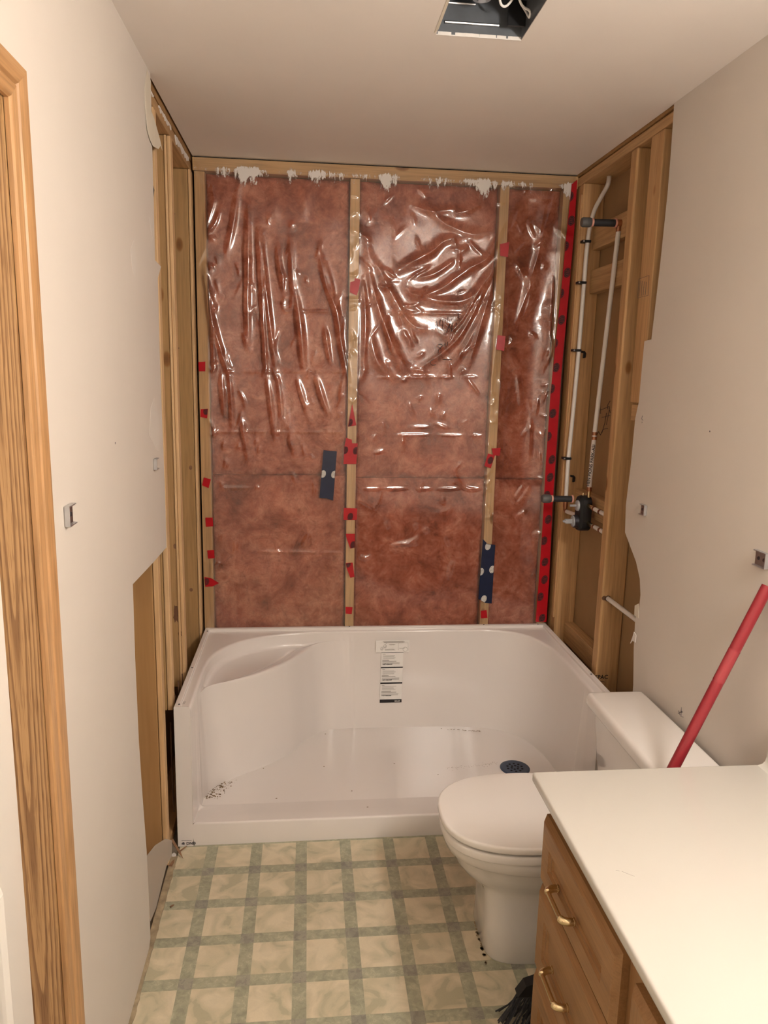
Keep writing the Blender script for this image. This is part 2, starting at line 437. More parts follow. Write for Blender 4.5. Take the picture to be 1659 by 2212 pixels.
sub = tag(boxobj('subfloor', 'subfloor', None, -.20, 1.75, -3.7, .2, -.05, -.013), 'grey brown subfloor under the room', None, None, 'structure')

# ---- ceiling, with the fan opening cut out
HX0, HX1, HY0, HY1 = .752, .963, -1.46, -1.158
ce = empty('ceiling', (0, 0, H), kind='structure')
b = B()
zc0, zc1 = H, H+.013
YN = -3.7
box(b, .0, HX0, YN, 0.01, zc0, zc1); box(b, HX1, XR+.004, YN, 0.01, zc0, zc1)
box(b, HX0, HX1, YN, HY0, zc0, zc1); box(b, HX0, HX1, HY1, 0.01, zc0, zc1)
obj('drywall_panel', b, 'ceiling_paint', ce)
# ragged gypsum lip of the cut
b = B(); random.seed(3); pts = []
n = 30
for i in range(n+1):
    x = HX0+.004+(HX1-HX0-.004)*i/n; pts.append(Vector((x, HY1-.0008-random.random()*.0012, H-.0006)))
pts += [Vector((HX1, HY1+.002, H-.0006)), Vector((HX0+.004, HY1+.002, H-.0006))]
prism(b, pts, (0, 0, .008)); obj('ragged_edge', b, 'spackle', ce)
b = B(); prism(b, [Vector((HX0-.006, HY1-.01, H-.0008)), Vector((HX0+.001, HY1-.03, H-.0008)), Vector((HX0+.001, HY0, H-.0008)), Vector((HX0-.005, HY0, H-.0008))], (0, 0, .004)); obj('torn_edge', b, 'torn_paper', ce)
tag(boxobj('black_cover_sheet', 'void_black', None, -.2, 1.75, -3.7, .25, H+.30, H+.32), 'added black sheet above the ceiling', None, None, 'structure')  # unseen black sheet added above the ceiling so its gaps stay dark

# ---- left wall
def yz(u, v, X): p = at(u, v, 'X', X); return Vector((X, p.y, p.z))
wl = empty('wall_left', (0, 0, 0), kind='structure')
edge = [(325, 168), (327, 230), (328, 290), (332, 430), (335, 562), (348, 576), (341, 600), (345, 760), (350, 900), (356, 1050), (360, 1182), (333, 1213), (287, 1262), (292, 1420), (300, 1600), (308, 1720), (317, 1840), (322, 1950), (325, 2025)]
EL = [yz(u, v, XL) for u, v in edge]; EL[0].z = H
DY0, DY1, DZ = -2.72, -1.899, 1.985
poly = EL + [Vector((XL, EL[-1].y-.02, .004)), Vector((XL, DY1+.02, .004)), Vector((XL, DY1+.02, DZ+.02)), Vector((XL, DY0-.02, DZ+.02)), Vector((XL, DY0-.02, 0)), Vector((XL, -3.7, 0)), Vector((XL, -3.7, H))]
b = B(); prism(b, poly, (-.012, 0, 0)); obj('drywall_panel', b, 'wall_paint', wl)
# torn paper edge of the drywall (thin pale fringe)
def lstud(y0, y1, z0=.0, z1=2.36, x0=-.095, x1=SL, m='pine', name='stud', bev=.003):
    return boxobj(name, m, wl, x0, x1, y0, y1, z0, z1, bev=bev, seg=2)
def lpair(y0, y1, z0=0, t=.017, m='pine_dark', x1=SL):
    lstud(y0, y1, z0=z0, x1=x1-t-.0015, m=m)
    boxobj('furring_strip', 'pine_light', wl, x1-t, x1, y0+.001, y1-.001, z0, 2.36, bev=.0025)
lpair(-.875, -.838, t=.016, m='board_brown'); lstud(-.833, -.826, x1=SL-.006, m='pine_dark')
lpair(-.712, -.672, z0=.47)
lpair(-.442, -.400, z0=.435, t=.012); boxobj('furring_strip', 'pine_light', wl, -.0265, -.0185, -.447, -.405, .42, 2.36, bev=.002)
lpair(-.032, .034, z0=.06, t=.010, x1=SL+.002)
lstud(-1.35, -1.31)
b = B(); box(b, -.100, SL-.002, -3.6, .10, 2.362, 2.396, .003); obj('top_plate', b, 'pine_y', wl)
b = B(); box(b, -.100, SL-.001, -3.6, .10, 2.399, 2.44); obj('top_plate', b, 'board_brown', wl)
b = B(); box(b, -.100, SL-.010, -1.80, .10, 0, .04, .003); obj('bottom_plate', b, 'pine_y', wl)
boxobj('back_board', 'kraft', wl, -.112, -.0955, -1.80, .10, 0, H)
# dried joint compound along the plate
random.seed(5); b = B()
for (ya, yb, w) in ((-.62, -.42, .012), (-.34, -.05, .020), (-.80, -.70, .008)):
    pts = []; n = 14
    for i in range(n+1): pts.append(Vector((SL+.0015, ya+(yb-ya)*i/n, 2.395-random.random()*.004)))
    for i in range(n, -1, -1): pts.append(Vector((SL+.0015, ya+(yb-ya)*i/n, 2.395-w*(.5+random.random()))))
    prism(b, pts, (-.004, 0, 0))
obj('joint_compound', b, 'spackle', wl)
# dark stain / burnt hole in the cavity board and old chipped wood
random.seed(11)
def blob(bm, c, ry, rz, X, n=18, ax='X', th=.002, jag=.35):
    pts = []
    for k in range(n):
        a = 2*math.pi*k/n; q = 1-jag*random.random()
        if ax == 'X': pts.append(Vector((X, c[0]+ry*q*math.cos(a), c[1]+rz*q*math.sin(a))))
        elif ax == 'Y': pts.append(Vector((c[0]+ry*q*math.cos(a), X, c[1]+rz*q*math.sin(a))))
        else: pts.append(Vector((c[0]+ry*q*math.cos(a), c[1]+rz*q*math.sin(a), X)))
    prism(bm, pts, {'X': (th, 0, 0), 'Y': (0, th, 0), 'Z': (0, 0, th)}[ax])
for (u, v, rx, rz) in ((381, 1326, .013, .042), (389, 1370, .008, .014), (386, 1273, .004, .009)):
    p = at(u, v, 'Y', -.4425); b = B(); blob(b, (p.x, p.z), rx, rz, -.4421, ax='Y', th=-.0015, jag=.5); obj('chipped_hole', b, 'old_wood', wl)
# knots that can be picked out on the cavity faces
for (u, v, Y, rx, rz) in ((412, 1010, -.0325, .007, .0095), (413, 1274, -.0325, .0075, .008), (378, 1180, -.4425, .006, .010), (372, 930, -.4425, .0025, .003), (386, 752, -.0325, .003, .003), (377, 462, -.0325, .004, .003), (350, 796, -.4425, .003, .003)):
    p = at(u, v, 'Y', Y); b = B(); blob(b, (p.x, p.z), rx, rz, Y, ax='Y', th=-.0006, jag=.1); obj('knot', b, 'splinter', wl)
# black felt scrap at the top of the cavity
p0 = at(322, 300, 'Y', -.715); b = B(); prism(b, [Vector((p0.x+dx, -.7135, z)) for dx, z in ((-.012, 2.30), (.004, 2.31), (.008, 2.25), (.006, 2.21), (.002, 2.17), (.010, 2.13), (.006, 2.10), (-.012, 2.10))], (0, .001, 0)); obj('felt_scrap', b, 'void_black', wl)

# ---- right wall
wr = empty('wall_right', (0, 0, 0), kind='structure')
edge = [(1456, 228), (1449, 330), (1442, 417), (1425, 580), (1407, 733), (1392, 737), (1386, 800), (1380, 868), (1372, 905), (1363, 1000), (1352, 1090), (1350, 1150), (1362, 1182), (1374, 1214), (1382, 1250), (1383.5, 1285), (1380, 1318), (1372, 1338), (1369, 1400), (1368, 1480)]
ER = [yz(u, v, XR) for u, v in edge]; ER[0].z = H
poly = ER + [Vector((XR, -.89, 0)), Vector((XR, -3.7, 0)), Vector((XR, -3.7, H))]
b = B(); prism(b, poly, (.012, 0, 0)); obj('drywall_panel', b, 'wall_paint', wr)
def rstud(y0, y1, z0=0, z1=2.372, x0=SR, x1=1.628, m='pine_r', name='stud', bev=.004):
    return boxobj(name, m, wr, x0, x1, y0, y1, z0, z1, bev=bev, seg=3)
rstud(-.064, -.024, z0=.1); rstud(-.022, .03, z0=.1)
rstud(-.555, -.505, z0=0, bev=.007)
rstud(-.747, -.657, z0=1.53, x1=SR+.038)
rstud(-1.32, -1.28)
boxobj('top_plate', 'pine_y', wr, SR-.002, 1.63, -3.6, .10, 2.372, 2.405, bev=.003)
boxobj('top_plate', 'board_brown', wr, SR-.006, 1.63, -3.6, .10, 2.408, 2.45)
boxobj('bottom_plate', 'pine_y', wr, SR+.010, 1.63, -3.6, .10, 0, .04, bev=.003)
boxobj('back_board', 'kraft', wr, 1.6285, 1.645, -3.6, .10, 0, H)
for (z0, z1, x0, y1) in ((2.118, 2.208, 1.592, -.0645), (1.948, 2.04, 1.592, -.0645), (1.05, 1.14, 1.592, -.0645), (.452, .54, 1.585, -.0645)):
    boxobj('blocking', 'pine_y', wr, x0, 1.628, -.504, y1, z0, z1, bev=.003)
boxobj('blocking', 'pine_y', wr, SR+.004, SR+.028, -.735, -.665, 1.47, 1.524, bev=.002)
# rough splinter strip on the corner post
b = B(); box(b, SR-.006, SR, -.058, -.046, .56, 2.33); obj('splinter_strip', b, 'pine_r', wr)
# inspection stamp and pencil on the studs
def strokes(bm, lines, r=.0009, n=5):
    for l in lines: tube(bm, l, r, n)
def px(pts, ax, val): return [at(u, v, ax, val) for u, v in pts]
b = B()
def stampbox(uv): return px(uv+[uv[0]], 'X', SR-.0006)
strokes(b, [stampbox([(1380, 603), (1402, 595), (1400, 638), (1377, 644)])], .0006)
for k in range(4):
    u = 1383+k*4.5
    strokes(b, [px([(u, 606+k), (u-1, 618), (u-2.5, 640-k)], 'X', SR-.0006)], .0006)
obj('grade_stamp', b, 'ink_grey', wr)
b = B(); p = at(1277, 1467, 'Y', -.5556)
textbm(b, 'ASPAC', .022, (p.x, -.5557, p.z), (1, 0, 0), (0, 0, 1), bold=.0004)
strokes(b, [[(p.x+.01, -.5557, p.z-.012), (p.x+.035, -.5557, p.z-.008), (p.x+.055, -.5557, p.z-.013)]], .0009)
obj('stud_stamp', b, 'ink', wr)
b = B(); X = 1.6275
strokes(b, [px([(1318, 866), (1312, 876), (1313, 884)], 'X', X), px([(1297, 886), (1316, 878), (1318, 892)], 'X', X), px([(1296, 878), (1297, 894)], 'X', X),
            px([(1310, 892), (1306, 915), (1300, 935)], 'X', X), px([(1288, 943), (1293, 932), (1297, 940), (1302, 928), (1308, 926), (1313, 926)], 'X', X),
            px([(1316, 886), (1310, 918)], 'X', X), px([(1300, 902), (1318, 897)], 'X', X)], .0010)
obj('pencil_note', b, 'ink', wr)
b = B()
strokes(b, [px([(1388, 898), (1386, 905), (1389, 908)], 'X', XR-.0004), px([(1387, 911), (1387, 914)], 'X', XR-.0004),
            px([(1466, 1535), (1469, 1545)], 'X', XR-.0004), px([(1472, 1532), (1470, 1540), (1474, 1539)], 'X', XR-.0004), px([(1465, 1541), (1474, 1537)], 'X', XR-.0004), px([(1472, 1528), (1471, 1548), (1476, 1549)], 'X', XR-.0004)], .0008)
obj('pencil_note', b, 'ink_grey', wr)
# paper left hanging at the ragged drywall edge
b = B(); q = [yz(u, v, XR-.002) for u, v in ((1371, 1308), (1379, 1304), (1379, 1335), (1370, 1330))]; prism(b, q, (.001, 0, 0)); obj('torn_paper', b, 'torn_paper', wr)
b = B(); q = [yz(u, v, XR-.004) for u, v in ((1369, 1365), (1374, 1372), (1372, 1388), (1366, 1384), (1361, 1390), (1366, 1376))]; prism(b, q, (.002, 0, 0)); obj('torn_paper', b, 'spackle', wr)
# nail holes
for (u, v, w, X) in ((1533, 932, wr, XR-.0005), (249, 957, wl, XL+.0005)):
    p = at(u, v, 'X', X); b = B(); blob(b, (p.y, p.z), .003, .003, X, n=8, th=.0004, jag=.3); obj('nail_hole', b, 'ink_grey', w)
# pale filler patches on the left drywall
random.seed(2)
for (pl) in ([(322, 470), (327, 500), (330, 520), (327, 475)], [(326, 880), (333, 860), (343, 905), (344, 975), (337, 970), (323, 940)], [(282, 540), (289, 520), (297, 560), (291, 600), (286, 580)]):
    b = B(); prism(b, [yz(u, v, XL+.0004) for u, v in pl], (-.0004, 0, 0)); obj('filler_patch', b, 'filler', wl)

# ---- back wall framing
wb = empty('wall_back', (0, 0, 0), kind='structure')
boxobj('sheathing', 'kraft', wb, -.20, 1.75, .145, .16, 0, H+.02)
for (x0, x1) in ((.005, .045), (.611, .649), (1.216, 1.254), (1.478, 1.516)):
    boxobj('stud', 'pine', wb, x0, x1, .0, .14, .04, 2.362, bev=.002)
boxobj('top_plate', 'pine_x', wb, .0, 1.537, -.001, .14, 2.364, 2.412, bev=.002)
boxobj('bottom_plate', 'pine_x', wb, .0, 1.537, .0, .14, 0, .04, bev=.002)
boxobj('gap_shade_strip', 'void_black', wb, -.004, .0045, .04, .14, .04, 2.362)  # black strip put in as the shade inside the corner gap
# ---- wall behind the camera and the room beyond the door
tag(boxobj('wall_front', 'wall_paint', None, -1.6, 1.75, -3.72, -3.70, 0, H), None, None, None, 'structure')
# ---- door casing and jamb
d1 = empty('door_1', (0, DY1, 0), kind='structure')
# jamb: board facing the camera
boxobj('jamb', 'oak_jamb', d1, -.120, XL-.001, DY1, DY1+.018, 0, DZ+.018)
boxobj('jamb_head', 'oak_y', d1, -.120, XL-.002, DY0, DY1, DZ, DZ+.018)
boxobj('jamb', 'oak_jamb', d1, -.120, XL-.001, DY0-.018, DY0, 0, DZ+.018)
boxobj('slab', 'white_paint', d1, -.085, -.046, DY0+.002, DY1-.002, .01, DZ-.003)
for ya, yb in ((-2.25, -1.99), (-2.62, -2.36)):
    for za, zb in ((.14, .78), (.92, 1.88)):
        b = B(); L_ = []
        for i_, x_ in ((0, -.0459), (.008, -.039), (.016, -.0455), (.030, -.0455), (.055, -.0395)):
            L_.append([b.verts.new((x_, y_, z_)) for y_, z_ in ((ya+i_, za+i_), (yb-i_, za+i_), (yb-i_, zb-i_), (ya+i_, zb-i_))])
        for A_, D_ in zip(L_, L_[1:]):
            for k_ in range(4): b.faces.new((A_[k_], A_[(k_+1) % 4], D_[(k_+1) % 4], D_[k_]))
        b.faces.new(L_[-1]); obj('door_panel', b, 'white_paint', d1)
t1 = empty('trim_1', (XL, DY1, 0), kind='structure')
# moulded casing: profile (offset from the opening, projection from the wall)
PROF = [(0, 0), (0, .007), (.004, .010), (.022, .0115), (.026, .0085), (.030, .0125), (.044, .0165), (.054, .0165), (.058, .013), (.058, 0)]
def casing(path_in, path_dir, name, mat):
    """path_in: two inner corner points (y,z); path_dir: outward offsets (dy,dz) at each end per unit width"""
    b = B(); rings = []
    for (y, z), (dy, dz) in zip(path_in, path_dir):
        rings.append([b.verts.new((XL+h, y+dy*w, z+dz*w)) for w, h in PROF])
    for k in range(len(PROF)-1): b.faces.new((rings[0][k], rings[0][k+1], rings[1][k+1], rings[1][k]))
    b.faces.new(rings[0]); b.faces.new(list(reversed(rings[1])))
    obj(name, b, mat, t1, smooth=True, ang=25)
RV = .006
casing([(DY1+RV, 0.0), (DY1+RV, DZ+RV)], [(1, 0), (1, 1)], 'casing_leg', 'oak_z')
casing([(DY1+RV, DZ+RV), (DY0-RV, DZ+RV)], [(1, 1), (-1, 1)], 'casing_head', 'oak_y')
casing([(DY0-RV, DZ+RV), (DY0-RV, 0.0)], [(-1, 1), (-1, 0)], 'casing_leg', 'oak_z')

# old caulk line left on the floor along the left wall
random.seed(9); b = B(); n = 40; pts = []
for i in range(n+1): pts.append(Vector((XL+.008+random.random()*.004, -.83-.70*i/n, .0003)))
for i in range(n, -1, -1): pts.append(Vector((-.005, -.83-.70*i/n, .0003)))
prism(b, pts, (0, 0, .003)); obj('glue_residue', b, 'caulk', fl)

# ================================================================== SHOWER BASE
sb = empty('shower_tray', (.765, -.39, 0), 'white acrylic shower base with moulded corner seat, set in the stripped alcove', 'shower base')
CX, CY = .80, -.36
YC = -.615           # where the floor meets the threshold slope
ZF, ZT = .052, .084  # floor level, threshold edge
def zs(y): return ZF+(YC-y)*(ZT-ZF)/(BD-.010+YC) if y < YC else ZF
Fp = catmull([(.066, YC-.2, 0), (.066, YC, 0), (.072, -.565, 0), (.092, -.512, 0), (.128, -.468, 0), (.186, -.420, 0), (.262, -.368, 0), (.368, -.268, 0), (.440, -.150, 0), (.515, -.074, 0), (.61, -.056, 0), (.85, -.055, 0), (1.14, -.068, 0), (1.30, -.11, 0), (1.39, -.20, 0), (1.432, -.34, 0), (1.445, -.50, 0), (1.448, YC, 0), (1.448, YC-.2, 0)], 8)
Sp = catmull([(.058, -.80, 0), (.058, -.60, 0), (.0615, -.53, 0), (.078, -.482, 0), (.112, -.452, 0), (.165, -.427, 0), (.262, -.362, 0), (.364, -.252, 0), (.44, -.125, 0), (.485, -.058, 0), (.53, -.037, 0), (.65, -.033, 0)], 8)
Wp = catmull([(.060, -.80, 0), (.060, -.60, 0), (.062, -.38, 0), (.088, -.25, 0), (.155, -.150, 0), (.243, -.090, 0), (.34, -.055, 0), (.479, -.034, 0), (.75, -.032, 0), (1.10, -.033, 0), (1.28, -.042, 0), (1.39, -.105, 0), (1.450, -.23, 0), (1.468, -.38, 0), (1.470, -.60, 0), (1.470, -.80, 0)], 8)
def raydist(poly, d):
    best = 9
    for a, c in zip(poly, poly[1:]):
        ex, ey = c.x-a.x, c.y-a.y; den = d[0]*ey-d[1]*ex
        if abs(den) < 1e-12: continue
        ax, ay = a.x-CX, a.y-CY
        t = (ax*ey-ay*ex)/den; s = (ax*d[1]-ay*d[0])/den
        if t > 0 and -1e-6 <= s <= 1+1e-6: best = min(best, t)
    return best
def rectdist(d, x0, x1, y0, y1):
    t = 9
    if d[0] > 1e-9: t = min(t, (x1-CX)/d[0])
    if d[0] < -1e-9: t = min(t, (x0-CX)/d[0])
    if d[1] > 1e-9: t = min(t, (y1-CY)/d[1])
    if d[1] < -1e-9: t = min(t, (y0-CY)/d[1])
    return t
def roundprof(cs, n=5):
    """cs: (r, z, fillet)"""
    out = []
    for i, (r, z, f) in enumerate(cs):
        if i == 0 or i == len(cs)-1 or f <= 0: out += [(r, z)]*(1 if f <= 0 else n+1); continue
        p = np.array((r, z)); a = np.array(cs[i-1][:2])-p; c = np.array(cs[i+1][:2])-p
        la, lc = np.linalg.norm(a), np.linalg.norm(c)
        if la < 1e-6 or lc < 1e-6: out += [(r, z)]*(n+1); continue
        k = min(f, la*.48, lc*.48); A = p+a/la*k; D = p+c/lc*k
        for j in range(n+1):
            t = j/n; q = (1-t)**2*A+2*t*(1-t)*p+t*t*D; out.append((q[0], q[1]))
    return out
TH = lambda x, y: math.atan2(y-CY, x-CX)
YF = -BD
tFL = TH(.060, YF) ; tFR = TH(1.470, YF)
def side_prof(th, which=None):
    d = (math.cos(th), math.sin(th))
    RW = min(raydist(Wp, d), rectdist(d, 0, 2, YF, 1)); RF = raydist(Fp, d); RS = min(raydist(Sp, d), RW)
    tY = (YC-CY)/d[1] if d[1] < -1e-6 else 9
    rfloor = min(RF, tY); k = 0
    if RF <= tY: rfoot = RF
    else:
        k = max(0, min(1, (YC-(CY+d[1]*RW))/.05)); rfoot = RF*(1-k)+(RW-.0006)*k
        RS = RS*(1-k)+(RW-.0003)*k
    zfoot = zs(CY+d[1]*rfoot)
    RQ = max(rectdist(d, .026, 1.504, YF+.007, -.018), RW); RO = max(rectdist(d, BX0, BX1, YF, 0), RQ)
    g = RW-RS; wgt = max(0, min(1, g/.06)); lip = .452; dish = .016*wgt
    cs = [(0, ZF-.004, 0), (rfloor*.6, ZF-.001, 0), (rfloor*.92, ZF, 0), (rfloor, ZF, .02 if RF <= tY else .003), (rfoot, zfoot, .046*(1-k)+.001),
          (RS, lip, .030), (RS+min(.034, g*.3), lip-.003*wgt, .014), (RS+min(.062, g*.55), lip-dish, .016), (RW, lip-dish, .022*wgt+.0005),
          (RW, .497, .012), (RQ, .498, .004), (RQ, BH-.002, .003), (RO, BH, .004), (RO, 0, 0)]
    return [(d, p) for p in roundprof(cs)]
def front_prof(th):
    d = (math.cos(th), math.sin(th))
    RFt = rectdist(d, 0, 2, YF, 1); RF = raydist(Fp, d); tY = (YC-CY)/d[1]
    rfloor = min(RF, tY); 
    cs = [(0, ZF-.004, 0), (rfloor*.6, ZF-.001, 0), (rfloor*.92, ZF, 0), (rfloor, ZF, .003), ((rfloor+RFt)/2, (ZF+zs(YF))/2, 0), (RFt, zs(YF), .010), (RFt, .030, 0), (RFt-.004, 0, 0)]
    return [(d, p) for p in roundprof(cs)]
def loft(bm, ths, fn):
    rows = []
    for th in ths:
        rows.append([bm.verts.new((CX+d[0]*r, CY+d[1]*r, z)) for d, (r, z) in fn(th)])
    for a, c in zip(rows, rows[1:]):
        for i in range(len(a)-1):
            try: bm.faces.new((a[i], a[i+1], c[i+1], c[i]))
            except ValueError: pass
b = B()
a0 = tFR; a1 = tFL+2*math.pi
ths = sorted(set([a0+(a1-a0)*k/420 for k in range(421)]+[t+(2*math.pi if t < a0 else 0) for t in (TH(BX0, 0), TH(BX1, 0), TH(BX0, YF), TH(BX1, YF), TH(.026, -.018), TH(1.504, -.018), TH(.066, YC), TH(1.448, YC))]))
loft(b, ths, side_prof)
loft(b, [tFL+(tFR-tFL)*k/80 for k in range(81)], front_prof)
bmesh.ops.remove_doubles(b, verts=b.verts, dist=.00025)
bmesh.ops.dissolve_degenerate(b, edges=b.edges, dist=.00005)
pan = obj('pan', b, 'acrylic', sb, smooth=True, ang=38)
# screws through the flange
for (u, v) in ((755, 1352), (1045, 1349), (1162, 1348), (448, 1363), (415, 1442), (387, 1521), (1278, 1456)):
    p = at(u, v, 'Z', BH)
    b = B(); lathe(b, (min(max(p.x, .017), 1.512), min(p.y, -.008), BH-.001), (0, 0, 1), [(0, .0036), (.0014, .0032), (.0017, .0015), (.001, .0013)], 10); obj('screw', b, 'chrome_dark', sb, True)
# drain strainer
dc = Vector((1.283, -.432, ZF-.002))
dr = B(); lathe(dr, dc, (0, 0, 1), [(0, .060), (.003, .060), (.005, .056), (.0046, .05), (.0046, .001)], 36); dro = obj('drain_strainer', dr, 'drain_blue', sb, True)
tag(dro, 'dark blue round drain strainer')
for ring, cnt in ((.014, 6), (.030, 10), (.044, 0)):
    for k in range(cnt):
        a = 2*math.pi*k/cnt+.2; b = B()
        lathe(b, (dc.x+ring*math.cos(a), dc.y+ring*math.sin(a), dc.z+.0047), (0, 0, 1), [(0, .0048), (.0003, .0048)], 10); obj('strainer_hole', b, 'void_black', dro)
# size sticker on the lower corner and print on the rim
b = B(); q = at(392, 1816, 'Y', -BD-.0006)
strokes(b, [[(q.x, q.y, .022), (q.x+.034, q.y, .022)]], .0007)
textbm(b, 'DND', .014, (q.x+.016, q.y, .006), (1, 0, 0), (0, 0, 1), bold=.0005)
blob(b, (q.x+.006, .012), .007, .006, q.y, n=14, ax='Y', th=-.0003, jag=.6)
obj('printed_mark', b, 'ink_grey', sb)
b = B(); p = at(398, 1518, 'Z', .4985)
for k in range(2): strokes(b, [[(p.x-.003+.004*k, p.y-.010, .4995), (p.x-.001+.004*k, p.y+.008, .4995)]], .0005)
obj('rim_print', b, 'ink_grey', sb)
# dirt crumbs in the corner by the seat: loose grains nobody could count
random.seed(21); b = B()
for k in range(330):
    t = random.random(); u = 440+45*t+random.gauss(0, 7)*(.4+t); v = 1724-40*t+random.gauss(0, 7)
    if v > 1726: v = 1726-random.random()*6
    if random.random() < .12: u += random.random()*28
    p = at(u, v, 'Z', ZF); r = .0007+random.random()**3*.0036
    if p.y < -.60 or p.x < .075: continue
    blob(b, (p.x, p.y), r, r*.8, ZF+.0005, n=6, ax='Z', th=.0005+r*.35)
for (u, v) in ((569, 1660), (597, 1725), (852, 1650), (946, 1674), (703, 1586), (700, 1656), (794, 1744), (760, 1709), (948, 1757)):
    p = at(u, v, 'Z', ZF if v < 1727 else .07); blob(b, (p.x, p.y), .0035, .0018, p.z+.0006, n=7, ax='Z', th=.001)
for k in range(70):
    u = 965+110*random.random(); v = 1660-(u-965)*.10+random.gauss(0, 2); p = at(u, v, 'Z', ZF); blob(b, (p.x, p.y), .0012, .0009, ZF+.0005, n=5, ax='Z', th=.0004)
for k in range(40):
    u = 950+90*random.random(); p = at(u, 1573+(u-950)*.07+random.random()*2, 'Z', ZF+.003); blob(b, (p.x, p.y), .003, .0012, p.z+.0005, n=5, ax='Z', th=.0008)
tag(obj('dirt_crumbs', b, 'dirt'), 'brown dirt crumbs and grit scattered on the shower base floor', 'dirt', None, 'stuff')
# milky residue on the seat
# ---- hang-tag instruction label stuck to the back of the base
lab = empty('instruction_label', (.82, -.038, .17), 'white paper instruction label with black bars stuck inside the shower base', 'label')
def backwall_y(z): return -.033-(.055-.033)*max(0, (.46-z)/.40)-.0032
def strip(name, mat, x0, x1, zt, zb, off=0, curl=.0, n=8, parent=lab, xs=0):
    b = B(); rows = []
    for i in range(n+1):
        z = zt+(zb-zt)*i/n; y = backwall_y(z)-off; s = xs*(zt-z)
        rows.append([b.verts.new((x0+(x1-x0)*k/4-s, y-curl*abs(k-2)*.5, z)) for k in range(5)]+[b.verts.new((x0+(x1-x0)*k/4-s, y-curl*abs(k-2)*.5+.0006, z)) for k in range(4, -1, -1)])
    for a, c in zip(rows, rows[1:]):
        for k in range(10): b.faces.new((a[k], a[(k+1) % 10], c[(k+1) % 10], c[k]))
    b.faces.new(rows[0]); b.faces.new(list(reversed(rows[-1])))
    return obj(name, b, mat, parent)
strip('top_card', 'paper_white', .746, .894, .457, .402, off=.0035, curl=.0018)
strip('page', 'paper_white', .7715, .8690, .413, .170, off=.0, xs=.018)
def lx(x, z): return x-.018*(.413-z)
def lbar(zt, zb, name='black_bar'): strip(name, 'ink', .7713, .8692, zt, zb, off=.0009, xs=0, n=2).location.x += -.018*(.413-zt)
lbar(.4085, .3985); lbar(.334, .3285); lbar(.2625, .2565); lbar(.184, .1695)
b = B()
def tline(x0, x1, z, h=.0011, off=.0012): 
    y = backwall_y(z)-off; box(b, lx(x0, z), lx(x1, z), y-.0002, y, z-h/2, z+h/2)
random.seed(4)
for zt, zb in ((.392, .340), (.322, .270), (.250, .199)):
    tline(.778, .790, zt, .0016)
    z = zt-.006
    for k in range(4): tline(.780, .815+.020*random.random()+.012, z, .0010); z -= .0047
    z -= .003
    tline(.777, .805+.02*random.random(), z, .0022); z -= .0048; tline(.777, .835+.01*random.random(), z, .0022); z -= .006
    for k in range(3): tline(.777, .850+.005*random.random(), z, .0009); z -= .0034
obj('small_print', b, 'ink_light', lab)
for zt in (.347, .275, .203):
    b = B(); textbm(b, '1-877-438-6229', .0068, (lx(.778, zt), backwall_y(zt)-.0015, zt-.003), (1, 0, 0), (0, 0, 1), depth=.0001, bold=.0002)
    obj('phone_number', b, 'ink', lab)
b = B(); textbm(b, 'MAAX', .0085, (lx(.838, .176), backwall_y(.176)-.0018, .1735), (1, 0, 0), (0, 0, 1), depth=.0001, bold=.00035); obj('maker_name', b, 'ink_white', lab)
b = B(); textbm(b, 'SEE YOUR INSTALLATION GUIDE ONLINE', .0040, (.779, backwall_y(.403)-.0018, .4018), (1, 0, 0), (0, 0, 1), depth=.0001); obj('heading', b, 'ink_white', lab)
b = B()
def ring(bm, c, r, y, w=.0005, n=20): tube(bm, [(c[0]+r*math.cos(2*math.pi*k/n), y, c[1]+r*math.sin(2*math.pi*k/n)) for k in range(n+1)], w, 4, False)
yy = backwall_y(.43)-.0062
for c, r in (((.786, .430), .0068), ((.7725, .4185), .0060), ((.876, .415), .0100)): ring(b, c, r, yy)
strokes(b, [[(.783, yy, .428), (.786, yy, .426), (.790, yy, .434)], [(.770, yy, .417), (.772, yy, .415), (.776, yy, .421)], [(.846, yy, .412), (.846, yy, .445), (.888, yy, .445), (.890, yy, .408)], [(.784, yy, .437), (.795, yy, .446)]], .0004, 4)
for x0, x1, z in ((.776, .868, .4525), (.780, .874, .4495), (.782, .868, .4465), (.803, .832, .439), (.806, .828, .4365), (.785, .828, .4155), (.786, .832, .4125), (.850, .874, .420)):
    box(b, x0, x1, yy-.0002, yy, z-.0006, z+.0006)
obj('diagram_print', b, 'ink_light', lab)

